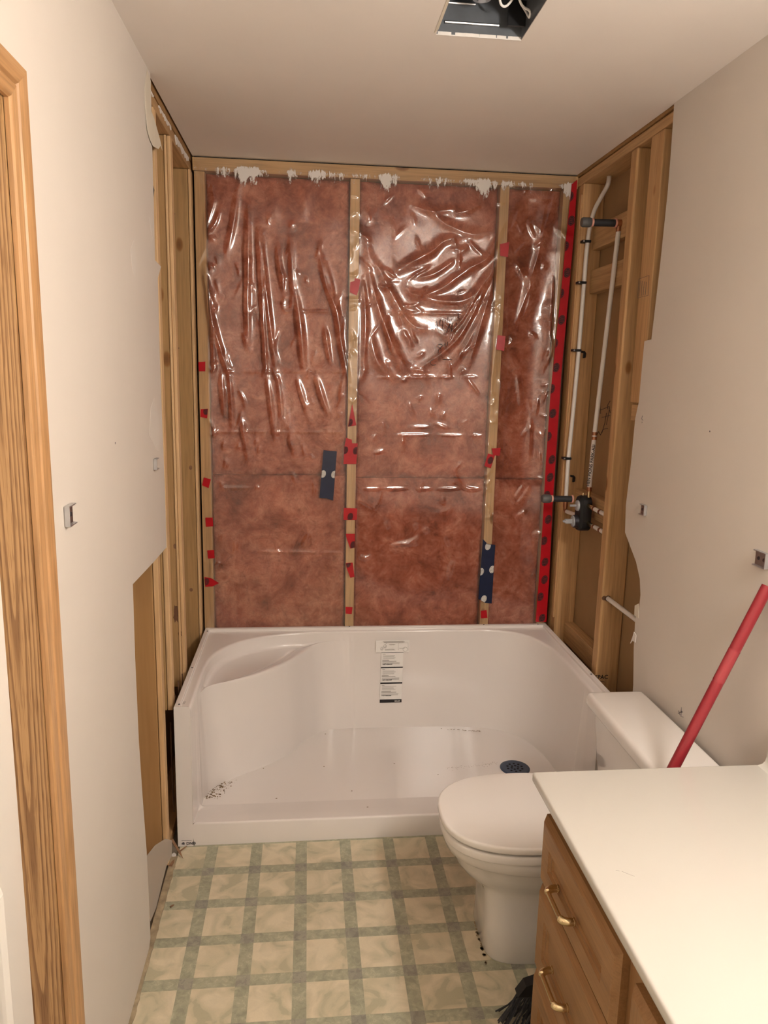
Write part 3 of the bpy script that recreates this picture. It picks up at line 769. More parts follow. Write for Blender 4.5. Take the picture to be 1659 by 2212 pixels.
# ================================================================== INSULATION, STUD BAY BATTS
def batt(x0, x1, z0, z1, label, seed):
    n1, n2 = max(10, int((x1-x0)/.012)), int((z1-z0)/.014)
    vs, fs = [], []
    for j in range(n2+1):
        for i in range(n1+1):
            x = x0+(x1-x0)*i/n1; z = z0+(z1-z0)*j/n2
            e = min(x-x0, x1-x, (z-z0)*1.0, (z1-z)*1.0); puff = .012*(1-math.exp(-e/.012))
            h = noise.fractal(Vector((x*6, seed, z*6)), 1, 2, 4)*.006+noise.noise(Vector((x*28, seed+5, z*28)))*.002
            vs.append((x, .036-puff-h*.9, z))
    off = len(vs)
    W1 = n1+1
    for j in range(n2):
        for i in range(n1): fs.append((j*W1+i, j*W1+i+1, (j+1)*W1+i+1, (j+1)*W1+i))
    # back and sides
    ringi = [i for i in range(W1)]+[j*W1+n1 for j in range(1, n2+1)]+[n2*W1+i for i in range(n1-1, -1, -1)]+[j*W1 for j in range(n2-1, 0, -1)]
    for k in ringi: v = vs[k]; vs.append((v[0], .135, v[2]))
    m = len(ringi)
    for k in range(m): fs.append((ringi[k], off+k, off+(k+1) % m, ringi[(k+1) % m]))
    fs.append(tuple(off+k for k in range(m)))
    me = bpy.data.meshes.new('insulation_batt'); me.from_pydata(vs, [], fs); me.update()
    o = obj('insulation_batt', me, 'insulation_pink', None, True, 60)
    tag(o, label, 'insulation', 'pink insulation batts in the back wall')
zseam = at(620, 1029, 'Y', 0).z
batt(.047, .609, zseam+.002, 2.360, 'tall upper pink fibreglass batt in the left stud bay of the back wall', 1)
batt(.047, .609, .30, zseam, 'lower pink fibreglass batt in the left stud bay, above the seat', 2)
batt(.651, 1.214, zseam-.006, 2.360, 'upper pink fibreglass batt in the middle stud bay, behind the marker writing', 3)
batt(.651, 1.214, .30, zseam-.008, 'lower pink fibreglass batt in the middle stud bay, above the label', 4)
batt(1.256, 1.476, zseam-.008, 2.360, 'narrow upper pink fibreglass batt in the right stud bay beside the long red tape', 5)
batt(1.256, 1.476, .30, zseam-.010, 'narrow lower pink fibreglass batt in the right stud bay beside the navy tape', 6)

# ================================================================== VAPOUR BARRIER
vb = empty('vapour_barrier', (.765, -.012, .52), 'clear glossy plastic sheet wrinkled over the pink insulation of the back wall', 'plastic sheet')
PX0, PX1, PZ0, PZ1 = .008, 1.522, .514, 2.409
nx, nz = 440, 560
gx = np.linspace(PX0, PX1, nx); gz = np.linspace(PZ0, PZ1, nz); XX, ZZ = np.meshgrid(gx, gz)
Hh = np.zeros_like(XX)
def fold(pts, w, a, taper=True, sharp=1.0):
    """ridge of height a and half width w along a polyline of photo-plane points"""
    global Hh
    P = catmull([at(u, v, 'Y', -.015) for u, v in pts], 6) if len(pts) > 2 else [at(u, v, 'Y', -.015) for u, v in pts]
    L = [0]
    for p, q in zip(P, P[1:]): L.append(L[-1]+math.hypot(q.x-p.x, q.z-p.z))
    best = np.full(XX.shape, 9.0); tt = np.zeros(XX.shape)
    x0 = min(p.x for p in P)-4*w; x1 = max(p.x for p in P)+4*w; z0 = min(p.z for p in P)-4*w; z1 = max(p.z for p in P)+4*w
    i0, i1 = np.searchsorted(gx, [x0, x1]); j0, j1 = np.searchsorted(gz, [z0, z1])
    if i1-i0 < 2 or j1-j0 < 2: return
    X = XX[j0:j1, i0:i1]; Z = ZZ[j0:j1, i0:i1]; bd = np.full(X.shape, 9.0); bt = np.zeros(X.shape)
    for k, (p, q) in enumerate(zip(P, P[1:])):
        ex, ez = q.x-p.x, q.z-p.z; ll = ex*ex+ez*ez+1e-12
        t = np.clip(((X-p.x)*ex+(Z-p.z)*ez)/ll, 0, 1)
        d = np.hypot(X-p.x-t*ex, Z-p.z-t*ez); mk = d < bd
        bd = np.where(mk, d, bd); bt = np.where(mk, (L[k]+t*(L[k+1]-L[k]))/L[-1], bt)
    amp = a*(np.sin(np.pi*np.clip(bt, .02, .98))**.6 if taper else 1)
    Hh[j0:j1, i0:i1] += amp*np.exp(-np.abs(bd/w)**(1.6*sharp))
rs = random.Random(13)
# tall hanging folds of the left bay
for pts, w, a in (
    ([(517, 389), (503, 485), (488, 552)], .012, .007), ([(537, 440), (535, 588), (534, 665), (537, 755)], .013, .010), ([(556, 480), (567, 665), (575, 812)], .010, .010), ([(575, 806), (588, 897), (595, 960)], .012, .007),
    ([(562, 500), (580, 678), (598, 812)], .011, .011), ([(598, 804), (606, 871), (612, 940)], .012, .006), ([(599, 520), (606, 588), (615, 636)], .012, .007), ([(627, 500), (632, 613), (634, 640)], .014, .007), ([(636, 620), (648, 700), (658, 812)], .016, .013),
    ([(688, 530), (704, 613), (727, 673), (737, 742), (755, 835)], .012, .012), ([(700, 560), (716, 620), (722, 670)], .012, .006), ([(442, 570), (459, 716), (462, 812)], .009, .009), ([(446, 640), (472, 742), (495, 812)], .010, .010), ([(438, 590), (456, 640), (468, 680)], .009, .006),
    ([(701, 700), (708, 750), (716, 790)], .010, .008), ([(477, 803), (482, 871), (484, 900)], .009, .007), ([(494, 803), (500, 884), (500, 930)], .010, .007), ([(681, 806), (699, 866), (712, 900)], .013, .009), ([(638, 806), (658, 871), (668, 910)], .013, .007),
    ([(452, 400), (462, 430), (448, 480), (446, 500)], .010, .006), ([(475, 450), (465, 480), (448, 505)], .008, .006), ([(660, 400), (655, 480)], .02, .004), ([(520, 900), (530, 960), (536, 1000)], .012, .006), ([(620, 880), (628, 940), (640, 1000)], .014, .005), ([(590, 400), (596, 480)], .018, .004)):
    fold(pts, w, a)
# swirls of the middle bay, slung from the right stud
for pts, w, a in (
    ([(1075, 545), (1000, 590), (950, 625), (895, 640)], .014, .008), ([(1078, 560), (1020, 640), (960, 650), (890, 632), (880, 610)], .016, .009), ([(1072, 570), (1010, 700), (960, 760), (900, 800)], .012, .008),
    ([(1070, 590), (1040, 700), (1010, 800)], .012, .007), ([(810, 560), (850, 640), (890, 700), (930, 712)], .016, .008), ([(790, 560), (830, 700), (880, 800), (900, 815)], .014, .008), ([(785, 600), (790, 700), (785, 800)], .010, .008),
    ([(830, 690), (850, 760), (870, 805)], .013, .008), ([(800, 720), (815, 780), (850, 820)], .018, .008), ([(1000, 510), (960, 520), (930, 545), (880, 570)], .014, .009), ([(1060, 500), (1020, 505), (960, 480), (920, 440)], .016, .007),
    ([(980, 460), (1010, 455), (1040, 440)], .013, .008), ([(890, 440), (930, 455), (990, 450)], .013, .006), ([(850, 590), (900, 560), (940, 535)], .018, .006), ([(820, 580), (800, 560), (790, 500)], .016, .004), ([(1060, 640), (1000, 760), (950, 815)], .016, .006),
    ([(1090, 480), (1050, 560), (990, 580)], .010, .006), ([(900, 600), (940, 590), (985, 560)], .010, .006), ([(960, 730), (1000, 690), (1050, 600)], .010, .007), ([(1085, 640), (1070, 760), (1060, 840)], .010, .007)):
    fold(pts, w, a)
# right bay and edges
for pts, w, a in (
    ([(1110, 560), (1150, 620), (1130, 700)], .016, .006), ([(1200, 420), (1150, 600), (1110, 720)], .014, .006), ([(1195, 600), (1185, 740), (1170, 820)], .012, .006), ([(1180, 440), (1160, 540)], .016, .004), ([(1120, 800), (1130, 880)], .012, .005),
    ([(1190, 720), (1192, 760), (1180, 790)], .008, .007), ([(1060, 1130), (1055, 1100), (1045, 1090)], .006, .006), ([(1075, 1110), (1050, 1120)], .006, .006), ([(1000, 1000), (985, 1020), (1000, 1050), (1030, 1060)], .007, .005), ([(1120, 1120), (1140, 1105)], .008, .004),
    ([(1150, 900), (1145, 1000)], .01, .003), ([(1135, 1050), (1115, 1080)], .008, .004), ([(778, 1202), (790, 1207), (802, 1202)], .007, .004), ([(1165, 860), (1160, 900)], .008, .004), ([(1100, 1060), (1120, 1090), (1150, 1050)], .01, .003)):
    fold(pts, w, a)
# small crumples
for k in range(230):
    u = rs.uniform(440, 1210); v = rs.triangular(370, 1310, 640); a = rs.uniform(-.5, .5)+(math.pi/2 if u < 760 else rs.uniform(0, 3.1)); l = rs.uniform(12, 50)
    fold([(u, v), (u+l*math.cos(a)*.5+rs.uniform(-4, 4), v+l*math.sin(a)*.5), (u+l*math.cos(a), v+l*math.sin(a))], rs.uniform(.005, .011), rs.uniform(.0015, .0045)*(1 if v < 850 else .8))
# crumples where the film bridges the studs
for k in range(46):
    cx = rs.choice((452, 766, 1085, 1200)); v = rs.uniform(380, 1250); cx2 = cx-(v-400)*(.012 if cx == 766 else (.048 if cx == 1085 else (-.02 if cx == 452 else .05)))
    fold([(cx2-8, v), (cx2+rs.uniform(-4, 4), v+rs.uniform(-10, 10)), (cx2+8, v+rs.uniform(-12, 12))], .006, .0035)
# packing creases: straight level lines across the film
for v, u0, u1 in ((672, 600, 720), (676, 840, 1035), (803, 480, 740), (815, 815, 1032), (934, 470, 740), (941, 855, 1045), (1055, 470, 560), (1057, 785, 1060), (1196, 560, 740), (1178, 860, 905)):
    u = u0
    while u < u1:
        l = rs.uniform(25, 90); fold([(u, v+rs.uniform(-.8, .8)), (min(u+l, u1), v+rs.uniform(-.8, .8))],   .0055, rs.uniform(.0022, .0042)); u += l+rs.uniform(2, 20)
lowz = np.clip((ZZ-.9)/1.2, .15, 1)
ns = np.array([noise.fractal(Vector((x*5, 3, z*2.2)), 1, 2, 3) for z in gz[::8] for x in gx[::8]]).reshape(len(gz[::8]), -1)
ix = np.clip((np.arange(nx)/8), 0, ns.shape[1]-1.001); jz = np.clip((np.arange(nz)/8), 0, ns.shape[0]-1.001)
i0 = ix.astype(int); j0 = jz.astype(int); fx = ix-i0; fz = (jz-j0)[:, None]
nsf = (ns[j0][:, i0]*(1-fx)+ns[j0][:, i0+1]*fx)*(1-fz)+(ns[j0+1][:, i0]*(1-fx)+ns[j0+1][:, i0+1]*fx)*fz
sag = np.zeros_like(XX)
for bx0, bx1 in ((.047, .609), (.651, 1.214), (1.256, 1.476)):
    t_ = np.clip((XX-bx0)/(bx1-bx0), 0, 1); sag += np.sin(np.pi*t_)**.7
sag *= .020*np.clip((PZ1-.045-ZZ)/.75, 0, 1)**.8*np.clip((ZZ-PZ0)/.35, 0, 1)
YY = -.0055+sag-np.maximum(Hh, 0)-(nsf+.6)*.004*lowz
YY = np.where(sag > .001, np.minimum(YY, .016), np.minimum(YY, -.0035))
co = np.stack([XX, YY, ZZ], -1).reshape(-1, 3)
me = bpy.data.meshes.new('sheet')
ii = np.arange(nx*nz).reshape(nz, nx)
q = np.stack([ii[:-1, :-1], ii[:-1, 1:], ii[1:, 1:], ii[1:, :-1]], -1).reshape(-1, 4)
me.vertices.add(len(co)); me.vertices.foreach_set('co', co.astype(np.float32).ravel())
me.loops.add(q.size); me.loops.foreach_set('vertex_index', q.ravel().astype(np.int32))
me.polygons.add(len(q)); me.polygons.foreach_set('loop_start', np.arange(0, q.size, 4, dtype=np.int32)); me.polygons.foreach_set('loop_total', np.full(len(q), 4, dtype=np.int32))
me.update(calc_edges=True); me.validate()
me.polygons.foreach_set('use_smooth', [True]*len(me.polygons))
sheet = bpy.data.objects.new('sheet', me); me.materials.append(MATS['poly_film']); C.objects.link(sheet)
# the sheet keeps world coordinates for its paint mask; parent without moving it
sheet.parent = vb; sheet.location = -Vector(vb.location)
def sheet_y(x, z):
    i = int(np.clip(np.searchsorted(gx, x), 1, nx-1)); j = int(np.clip(np.searchsorted(gz, z), 1, nz-1)); return float(YY[j, i])
def xrange_at(P, z):
    xs = []
    for a, c in zip(P, P[1:]+P[:1]):
        if (a.z-z)*(c.z-z) < 0: xs.append(a.x+(c.x-a.x)*(z-a.z)/(c.z-a.z))
    return (min(xs), max(xs)) if len(xs) > 1 else None
def tape(poly, mat, label=None, logos=(), lmat='ink', lr=.009, name='tape_patch', base=-.016):
    P = [at(u, v, 'Y', base) for u, v in poly]
    x0, x1 = min(p.x for p in P), max(p.x for p in P); z0, z1 = min(p.z for p in P), max(p.z for p in P)
    if len(poly) > 12: y = -.0172
    else: y = max(min(sheet_y(x0+(x1-x0)*i/6, z0+(z1-z0)*j/6) for i in range(7) for j in range(7))-.0008, -.034)
    b = B(); prism(b, [Vector((p.x, y, p.z)) for p in P], (0, .0006, 0))
    o = obj(name, b, mat, vb)
    if label: o['label'] = label
    for lg in logos:
        u, v = lg[:2]; c = at(u, v, 'Y', base); rx, rz, rt = lr*.74, lr, .22
        def clip(x, z):
            z = min(max(z, z0+.0006), z1-.0006); r = xrange_at(P, z)
            return (min(max(x, r[0]+.0006), r[1]-.0006), z) if r else (c.x, c.z)
        def oval(k, s):
            a = 2*math.pi*k/24; dx, dz = rx*s*math.cos(a), rz*s*math.sin(a)
            return clip(c.x+dx+dz*rt, c.z+dz-dx*.15)
        pts = [Vector((q[0], y-.0003, q[1])) for q in (oval(k, 1) for k in range(24))]
        b = B(); prism(b, pts, (0, .0002, 0)); obj('printed_logo', b, lmat, o)
        b = B()
        tube(b, [(q[0], y-.0006, q[1]) for q in (oval(k % 24, .80) for k in range(25))], .0006, 4, False)
        for k in (-1, 0, 1):
            l = [clip(c.x+rx*t+rz*k*.34*rt, c.z+k*rz*.34+w*rz) for t, w in ((-.52, 0), (-.30, .14), (-.12, -.10), (.10, .12), (.28, -.10), (.50, .05))]
            strokes(b, [[(q[0], y-.0006, q[1]) for q in l]], .0007, 4)
        obj('printed_letters', b, mat, o)
    return o
RT = 'red_tape'
for i, (pl, lg) in enumerate((
    ([(428, 782), (443, 781), (443, 802), (429, 802)], []), ([(433, 884), (449, 883), (447, 904), (432, 901)], [(445, 888)]), ([(440, 1032), (455, 1036), (450, 1055), (436, 1049)], []),
    ([(443, 1119), (459, 1119), (460, 1138), (444, 1139)], []), ([(447, 1190), (462, 1189), (463, 1207), (449, 1208)], []), ([(441, 1248), (455, 1250), (473, 1261), (459, 1268), (443, 1269)], [(445, 1258)]),
    ([(757, 609), (766, 606), (767, 600), (779, 603), (776, 622), (771, 638), (756, 631)], []), ([(761, 872), (765, 895), (770, 919), (752, 922), (756, 900)], [(756, 913)]),
    ([(748, 946), (760, 950), (761, 958), (773, 958), (770, 1003), (742, 1003), (744, 965)], [(746, 973), (769, 974)]), ([(743, 1098), (772, 1099), (771, 1124), (742, 1124)], [(757, 1117)]),
    ([(747, 1154), (767, 1154), (767, 1184), (757, 1186), (749, 1164)], [(763, 1178)]), ([(747, 1217), (762, 1216), (766, 1247), (757, 1249), (749, 1228)], [(752, 1219)]), ([(747, 1312), (762, 1313), (760, 1328), (747, 1327)], []),
    ([(1081, 527), (1101, 522), (1098, 555), (1081, 552)], []), ([(1075, 724), (1092, 726), (1089, 758), (1072, 755)], []), ([(1063, 969), (1082, 968), (1081, 985), (1066, 984)], []), ([(1055, 980), (1070, 984), (1061, 1012), (1047, 1007)], [(1060, 995)]),
    ([(1040, 1321), (1052, 1319), (1054, 1336), (1040, 1337)], []))):
    tape(pl, RT, 'red tape patch', lg, lr=.016)
tape([(1235, 398), (1222, 520), (1215, 600), (1202, 720), (1189, 850), (1179, 1000), (1171, 1150), (1164, 1250), (1157, 1343), (1180, 1343), (1186, 1250), (1193, 1100), (1203, 950), (1213, 800), (1228, 640), (1240, 500), (1247, 388)], RT, 'long red tape strip down the right edge',
     [(1231, 425), (1234, 477), (1221, 532), (1225, 589), (1211, 634), (1213, 691), (1198, 742), (1201, 794), (1191, 840), (1194, 893), (1184, 943), (1192, 993), (1188, 1031), (1181, 1070), (1184, 1122), (1175, 1168), (1177, 1214), (1176, 1252), (1167, 1289), (1171, 1335)], lr=.0195, name='tape_strip')
tape([(699, 973), (713, 975), (728, 976), (720, 1083), (706, 1078), (690, 1077)], 'navy_tape', 'navy tape patch', [(698, 1025), (722, 1026)], 'ink_white', .0155)
tape([(1044, 1165), (1054, 1176), (1071, 1178), (1063, 1305), (1048, 1303), (1034, 1295)], 'navy_tape', 'long navy tape patch', [(1055, 1181), (1040, 1236), (1064, 1231), (1046, 1295)], 'ink_white', .0165)
# marker writing on the film
b = B(); yw = -.019
def wr_(pts): return [Vector((p.x, min(sheet_y(p.x, p.z), -.012)-.0012, p.z)) for p in px(pts, 'Y', yw)]
for note in ([[(944, 694), (945, 710)], [(952, 690), (950, 702), (957, 702)], [(957, 689), (957, 713)], [(967, 686), (967, 697)], [(977, 687), (965, 718)], [(972, 699), (971, 708), (978, 708)], [(977, 697), (976, 716)], [(990, 676), (992, 690)], [(986, 697), (986, 702)]],
             [[(955, 744), (948, 744), (946, 748), (953, 753), (953, 761), (947, 763), (948, 755), (957, 746)], [(962, 740), (961, 746)], [(968, 738), (967, 747)]],
             [[(937, 776), (931, 780), (930, 786), (935, 789), (942, 788)]], [[(956, 776), (968, 777), (977, 777)]]):
    b = B(); strokes(b, [wr_(l) for l in note], .0013); obj('marker_writing', b, 'ink', vb)

# ================================================================== PLUMBING
def pt(u, v, ax, val): return at(u, v, ax, val)
# curved riser on the corner post
Yp = -.084
rp = [pt(1316, 382, 'X', 1.600), pt(1313, 399, 'Y', -.19), pt(1299, 425, 'Y', -.14), pt(1284, 455, 'Y', -.10), pt(1274, 492, 'Y', Yp), pt(1267, 545, 'Y', Yp), pt(1261, 620, 'Y', Yp), pt(1250, 760, 'Y', Yp), pt(1237, 900, 'Y', Yp), pt(1227, 1000, 'Y', Yp), pt(1222, 1088, 'Y', Yp)]
rp[0] = Vector((rp[0].x, rp[0].y, 2.39))
pp = empty('water_pipe', rp[-1], 'white plastic water pipe with a curved top clipped to the corner post', 'pipe', 'white plastic pipes in the right wall')
b = B(); tube(b, catmull(rp, 6), .0085, 12); obj('tube', b, 'pex_white', pp, True)
b = B(); e = rp[-1]; tube(b, [e+Vector((0, 0, .012)), e+Vector((0, 0, -.014))], .0105, 12); tube(b, [e+Vector((0, 0, -.012)), e+Vector((.0, 0, -.026)), e+Vector((.004, -.014, -.034))], .009, 10); obj('crimp_fitting', b, 'copper', pp, True)
b = B(); s = e+Vector((.002, -.012, -.032)); tube(b, [s, Vector((1.585, -.24, s.z-.004))], .0085, 12); obj('branch_tube', b, 'pex_white', pp, True)
for (u, v) in ((1268, 522), (1258, 611), (1247, 757), (1226, 990)):
    c = pt(u, v, 'Y', Yp); b = B(); box(b, c.x-.022, c.x+.014, Yp-.012, -.0655, c.z-.005, c.z+.005, .002)
    ko = obj('pipe_clip', b, 'black_plastic', pp); b = B(); lathe(b, (c.x-.017, Yp-.011, c.z), (0, -1, 0), [(0, .004), (.002, .003)], 8); obj('clip_nail', b, 'galv_bright', ko)
for (u, v) in ((1260, 764), (1237, 1032)):
    c = pt(u, v, 'Y', -.07); b = B(); prism(b, [Vector((c.x+dx, -.0645, c.z+dz)) for dx, dz in ((-.010, .012), (.004, .010), (.010, .002), (.009, -.016), (.001, -.018), (.001, .002), (-.010, .004))], (0, -.012, 0))
    o = obj('pipe_clip', b, 'black_plastic'); tag(o, 'empty black pipe clip hanging %s on the corner post' % ('high' if v < 900 else 'low, just above the valve,'), 'clip', 'empty black pipe clips')
# straight riser to the shower head
Y2 = -.335
t2 = pt(1336, 500, 'Y', Y2); b2 = pt(1272, 1066, 'Y', -.30)
m2 = pt(1284, 940, 'Y', -.31)
p2 = empty('water_pipe', b2, 'straight white riser pipe between valve and capped shower stub', 'pipe', 'white plastic pipes in the right wall')
b = B(); tube(b, [b2+Vector((0, 0, .02)), m2, t2], .0088, 12); obj('tube', b, 'pex_white', p2, True)
for c, d in ((m2+Vector((0, 0, .006)), .006), (m2+Vector((0, 0, -.012)), .006), (b2+Vector((0, 0, .018)), .008)):
    b = B(); tube(b, [c+Vector((0, 0, d)), c-Vector((0, 0, d))], .0106, 12); obj('crimp_ring', b, 'copper', p2, True)
b = B(); tube(b, [b2+Vector((0, 0, .012)), b2+Vector((0, 0, -.03))], .0075, 10); obj('brass_fitting', b, 'brass', p2, True)
b = B(); q0 = pt(1269, 1050, 'Y', -.312); q1 = pt(1282, 960, 'Y', -.322)
dirv = (q1-q0).normalized(); textbm(b, 'HEN PIONS PARK-ASI', .0175, (q0.x+.004, q0.y-.0093, q0.z), dirv, dirv.cross(Vector((0, -1, 0)))*-1, bold=.0003); obj('printed_text', b, 'ink', p2)
def stub(name, root, tip, label, r=.0132):
    d = (tip-root).normalized(); L = (tip-root).length
    e = empty(name, root, label, 'pipe', 'capped black stub pipes')
    b = B(); tube(b, [root, root+d*(L-.03)], r, 16); obj('tube', b, 'black_rubber', e, True)
    b = B(); lathe(b, tip-d*.036, d, [(0, r+.002), (.004, r+.004), (.030, r+.0045), (.036, r+.0015)], 18); obj('end_cap', b, 'grey_cap', e, True, )
    b = B(); lathe(b, tip-d*.044, d, [(0, r+.0015), (.007, r+.0015)], 16); obj('ring', b, 'pink_plastic', e, True)
    b = B(); lathe(b, root-d*.002, d, [(0, r+.003), (.006, r+.003)], 16); obj('ring', b, 'pink_plastic', e, True)
    return e
r1 = pt(1330, 482, 'Y', Y2); tp1 = pt(1256, 480, 'Y', Y2)
s1 = stub('stub_pipe', r1, tp1, 'upper capped black stub pipe for the shower head')
b = B(); tube(b, [r1+Vector((0, 0, 0)), r1+Vector((.022, 0, 0))], .0135, 14); tube(b, [r1+Vector((.012, 0, 0)), r1+Vector((.012, 0, -.030))], .009, 12); obj('copper_elbow', b, 'copper', s1, True)
boxobj('elbow_ear', 'copper', s1, r1.x+.020, r1.x+.026, r1.y-.03, r1.y+.02, r1.z-.018, r1.z+.020, bev=.002)
r3 = pt(1236, 1078, 'Y', -.22); tp3 = pt(1171, 1077, 'Y', -.22)
stub('stub_pipe', r3, tp3, 'lower capped black stub pipe beside the valve')
# diverter valve
vc = pt(1259, 1108, 'Y', -.285); va = empty('shower_valve', (vc.x, vc.y, vc.z-.06), 'black shower mixing valve body with grey cartridge stems', 'valve')
b = B()
def capsule_plate(bm, c, hx, hz, y0, y1, n=10, ry=.020):
    pts = []
    for k in range(n+1): a = math.pi*k/n; pts.append((c.y+0, 0))
    ring_ = []
    for k in range(2*n):
        a = 2*math.pi*k/(2*n); 
        ring_.append((math.cos(a)*ry, (hz-ry if math.sin(a) > 0 else -(hz-ry))+math.sin(a)*ry))
    A = [bm.verts.new((c.x-hx, c.y+a_, c.z+z_)) for a_, z_ in ring_]; A2 = [bm.verts.new((c.x-hx*.55, c.y+a_*1.25, c.z+z_*1.06)) for a_, z_ in ring_]; B2 = [bm.verts.new((c.x+hx, c.y+a_*1.25, c.z+z_*1.06)) for a_, z_ in ring_]
    m = len(ring_)
    for P, Q in ((A, A2), (A2, B2)):
        for k in range(m): bm.faces.new((P[k], P[(k+1) % m], Q[(k+1) % m], Q[k]))
    bm.faces.new(list(reversed(A))); bm.faces.new(B2)
capsule_plate(b, vc, .022, .068, 0, 0, ry=.030)
obj('body', b, 'black_plastic', va, True, 35)
c1 = vc+Vector((-.022, .0, .030)); b = B(); lathe(b, c1, (-1, 0, 0), [(0, .022), (.006, .021), (.008, .018), (.0085, .004)], 20); k1 = obj('cartridge', b, 'grey_plastic', va, True)
b = B(); box(b, c1.x-.034, c1.x-.008, c1.y-.004, c1.y+.004, c1.z-.004, c1.z+.004, .001); obj('stem', b, 'grey_plastic', k1)
c2 = vc+Vector((-.022, .0, -.034)); b = B(); lathe(b, c2, (-1, 0, 0), [(0, .026), (.014, .026), (.016, .024)], 22); obj('collar', b, 'chrome_dark', va, True)
b = B(); lathe(b, c2+Vector((-.016, 0, 0)), (-1, 0, 0), [(0, .023), (.004, .022), (.007, .012), (.008, .010)], 20); k2 = obj('cartridge', b, 'grey_plastic', va, True)
b = B(); box(b, c2.x-.050, c2.x-.022, c2.y-.008, c2.y+.008, c2.z-.009, c2.z+.009, .002); box(b, c2.x-.058, c2.x-.050, c2.y-.004, c2.y+.004, c2.z-.004, c2.z+.004); obj('stem', b, 'grey_plastic', k2)
b = B(); tube(b, [vc+Vector((-.004, .0, .066)), vc+Vector((-.004, .0, .082))], .004, 8); obj('brass_port', b, 'brass', va, True)
for (u0, v0, u1, v1) in ((1270, 1092, 1300, 1106), (1270, 1130, 1298, 1146)):
    a_, c_ = pt(u0, v0, 'Y', -.315), pt(u1, v1, 'X', 1.605)
    c_ = Vector((a_.x+.018, -.506, a_.z-.012))
    e = empty('supply_pipe', c_, '%s white supply pipe stub joining the valve from the stud' % ('upper' if v0 < 1110 else 'lower'), 'pipe', 'supply pipes at the valve')
    d = (c_-a_).normalized()
    b = B(); tube(b, [a_-d*.02, a_+d*.045], .0095, 12); obj('brass_fitting', b, 'brass', e, True)
    b = B(); tube(b, [a_+d*.03, c_], .0085, 12); obj('tube', b, 'pex_white', e, True)
    for t in (.05, .10):
        b = B(); tube(b, [a_+d*t, a_+d*(t+.010)], .0105, 12); obj('crimp_ring', b, 'copper', e, True)
# pipe through the stud to the toilet supply
a_ = pt(1313, 1293, 'Y', -.556); c_ = pt(1372, 1309, 'X', 1.56); c_ = Vector((a_.x+.010, -.93, a_.z-.006))
e = empty('supply_pipe', c_, 'white pipe crossing from the drilled stud to the ragged drywall edge', 'pipe', None)
b = B(); tube(b, [a_+Vector((0, .03, 0)), c_], .0085, 12); obj('tube', b, 'pex_white', e, True)
for (u, v, r) in ((1313, 1293, .0125), (1305, 1292, .0095)):
    p = pt(u, v, 'Y', -.5555); b = B(); blob(b, (p.x, p.z), r, r, -.5558, n=14, ax='Y', th=-.0002, jag=.12); obj('drilled_hole', b, 'old_wood', wr)

# ================================================================== TOILET
tl = empty('toilet', (1.16, -1.235, 0), 'white two-piece toilet with closed lid against the right wall', 'toilet')
TY = -1.245
def egg(xf, xb, hw, n=48, pw=2.55, cy=TY, nose=.60):
    """closed outline, front at xf (low x), back at xb"""
    pts = []; xm = xf+(xb-xf)*nose
    for k in range(n):
        a = 2*math.pi*k/n; c, s = math.cos(a), math.sin(a)
        sx = math.copysign(abs(c)**(2/pw), c); sy = math.copysign(abs(s)**(2/pw), s)
        x = xm+(xb-xm)*sx if c > 0 else xm+(xm-xf)*sx
        pts.append((x, cy+hw*sy))
    return pts
def loftz(bm, levels):
    rows = [[bm.verts.new((x, y, z)) for x, y in pts] for pts, z in levels]; n = len(rows[0])
    for a, c in zip(rows, rows[1:]):
        for k in range(n): bm.faces.new((a[k], a[(k+1) % n], c[(k+1) % n], c[k]))
    bm.faces.new(list(reversed(rows[0]))); bm.faces.new(rows[-1])
b = B()
lv = [(0, .950, 1.36, .125, 5), (.008, .946, 1.362, .128, 5), (.10, .948, 1.36, .120, 5), (.18, .944, 1.36, .116, 4.6), (.203, .936, 1.36, .118, 4.0), (.222, .912, 1.37, .128, 3.0), (.245, .882, 1.38, .146, 2.7), (.272, .862, 1.385, .158, 2.5), (.298, .850, 1.385, .167, 2.4), (.304, .846, 1.385, .171, 2.4), (.309, .836, 1.385, .176, 2.35), (.330, .829, 1.385, .181, 2.3), (.340, .830, 1.385, .181, 2.3), (.345, .836, 1.383, .177, 2.3)]
loftz(b, [(egg(xf, xb, hw, pw=pw, nose=.55), z) for z, xf, xb, hw, pw in lv]); obj('bowl', b, 'porcelain', tl, True, 50)
def slab(name, z0, z1, xf, xb, hw, mat, r=.006, dome=0):
    b = B(); L = []
    for i in range(5):
        a = math.pi/2*i/4; L.append((egg(xf+r*(1-math.sin(a)), xb-r*(1-math.sin(a)), hw-r*(1-math.sin(a))), z0+r*(1-math.cos(a))))
    for i in range(5):
        a = math.pi/2*i/4; L.append((egg(xf+r*(1-math.cos(a)), xb-r*(1-math.cos(a)), hw-r*(1-math.cos(a))), z1-r+r*math.sin(a)))
    if dome:
        for s in (.85, .6, .3): L.append((egg(xf+(1-s)*.2, xb-(1-s)*.2, hw*s), z1+dome*(1-s)))
    loftz(b, L); return obj(name, b, mat, tl, True, 60)
slab('seat', .346, .3735, .822, 1.265, .184, 'seat_plastic', .007)
slab('lid', .3800, .402, .818, 1.268, .188, 'seat_plastic', .007, .004)
for s in (-.07, .07):
    b = B(); tube(b, [(1.275, TY+s-.02, .382), (1.275, TY+s+.02, .382)], .011, 12); obj('hinge', b, 'seat_plastic', tl, True)
b = B(); box(b, 1.345, 1.503, TY-.235, TY+.235, .352, .590, .022, 4)
for v in b.verts:
    if v.co.z < .47: k = (.59-v.co.z)/.24; v.co.x += (.02*k if v.co.x < 1.42 else 0); v.co.y += (TY-v.co.y)*.07*k
obj('tank', b, 'porcelain', tl, True, 50)
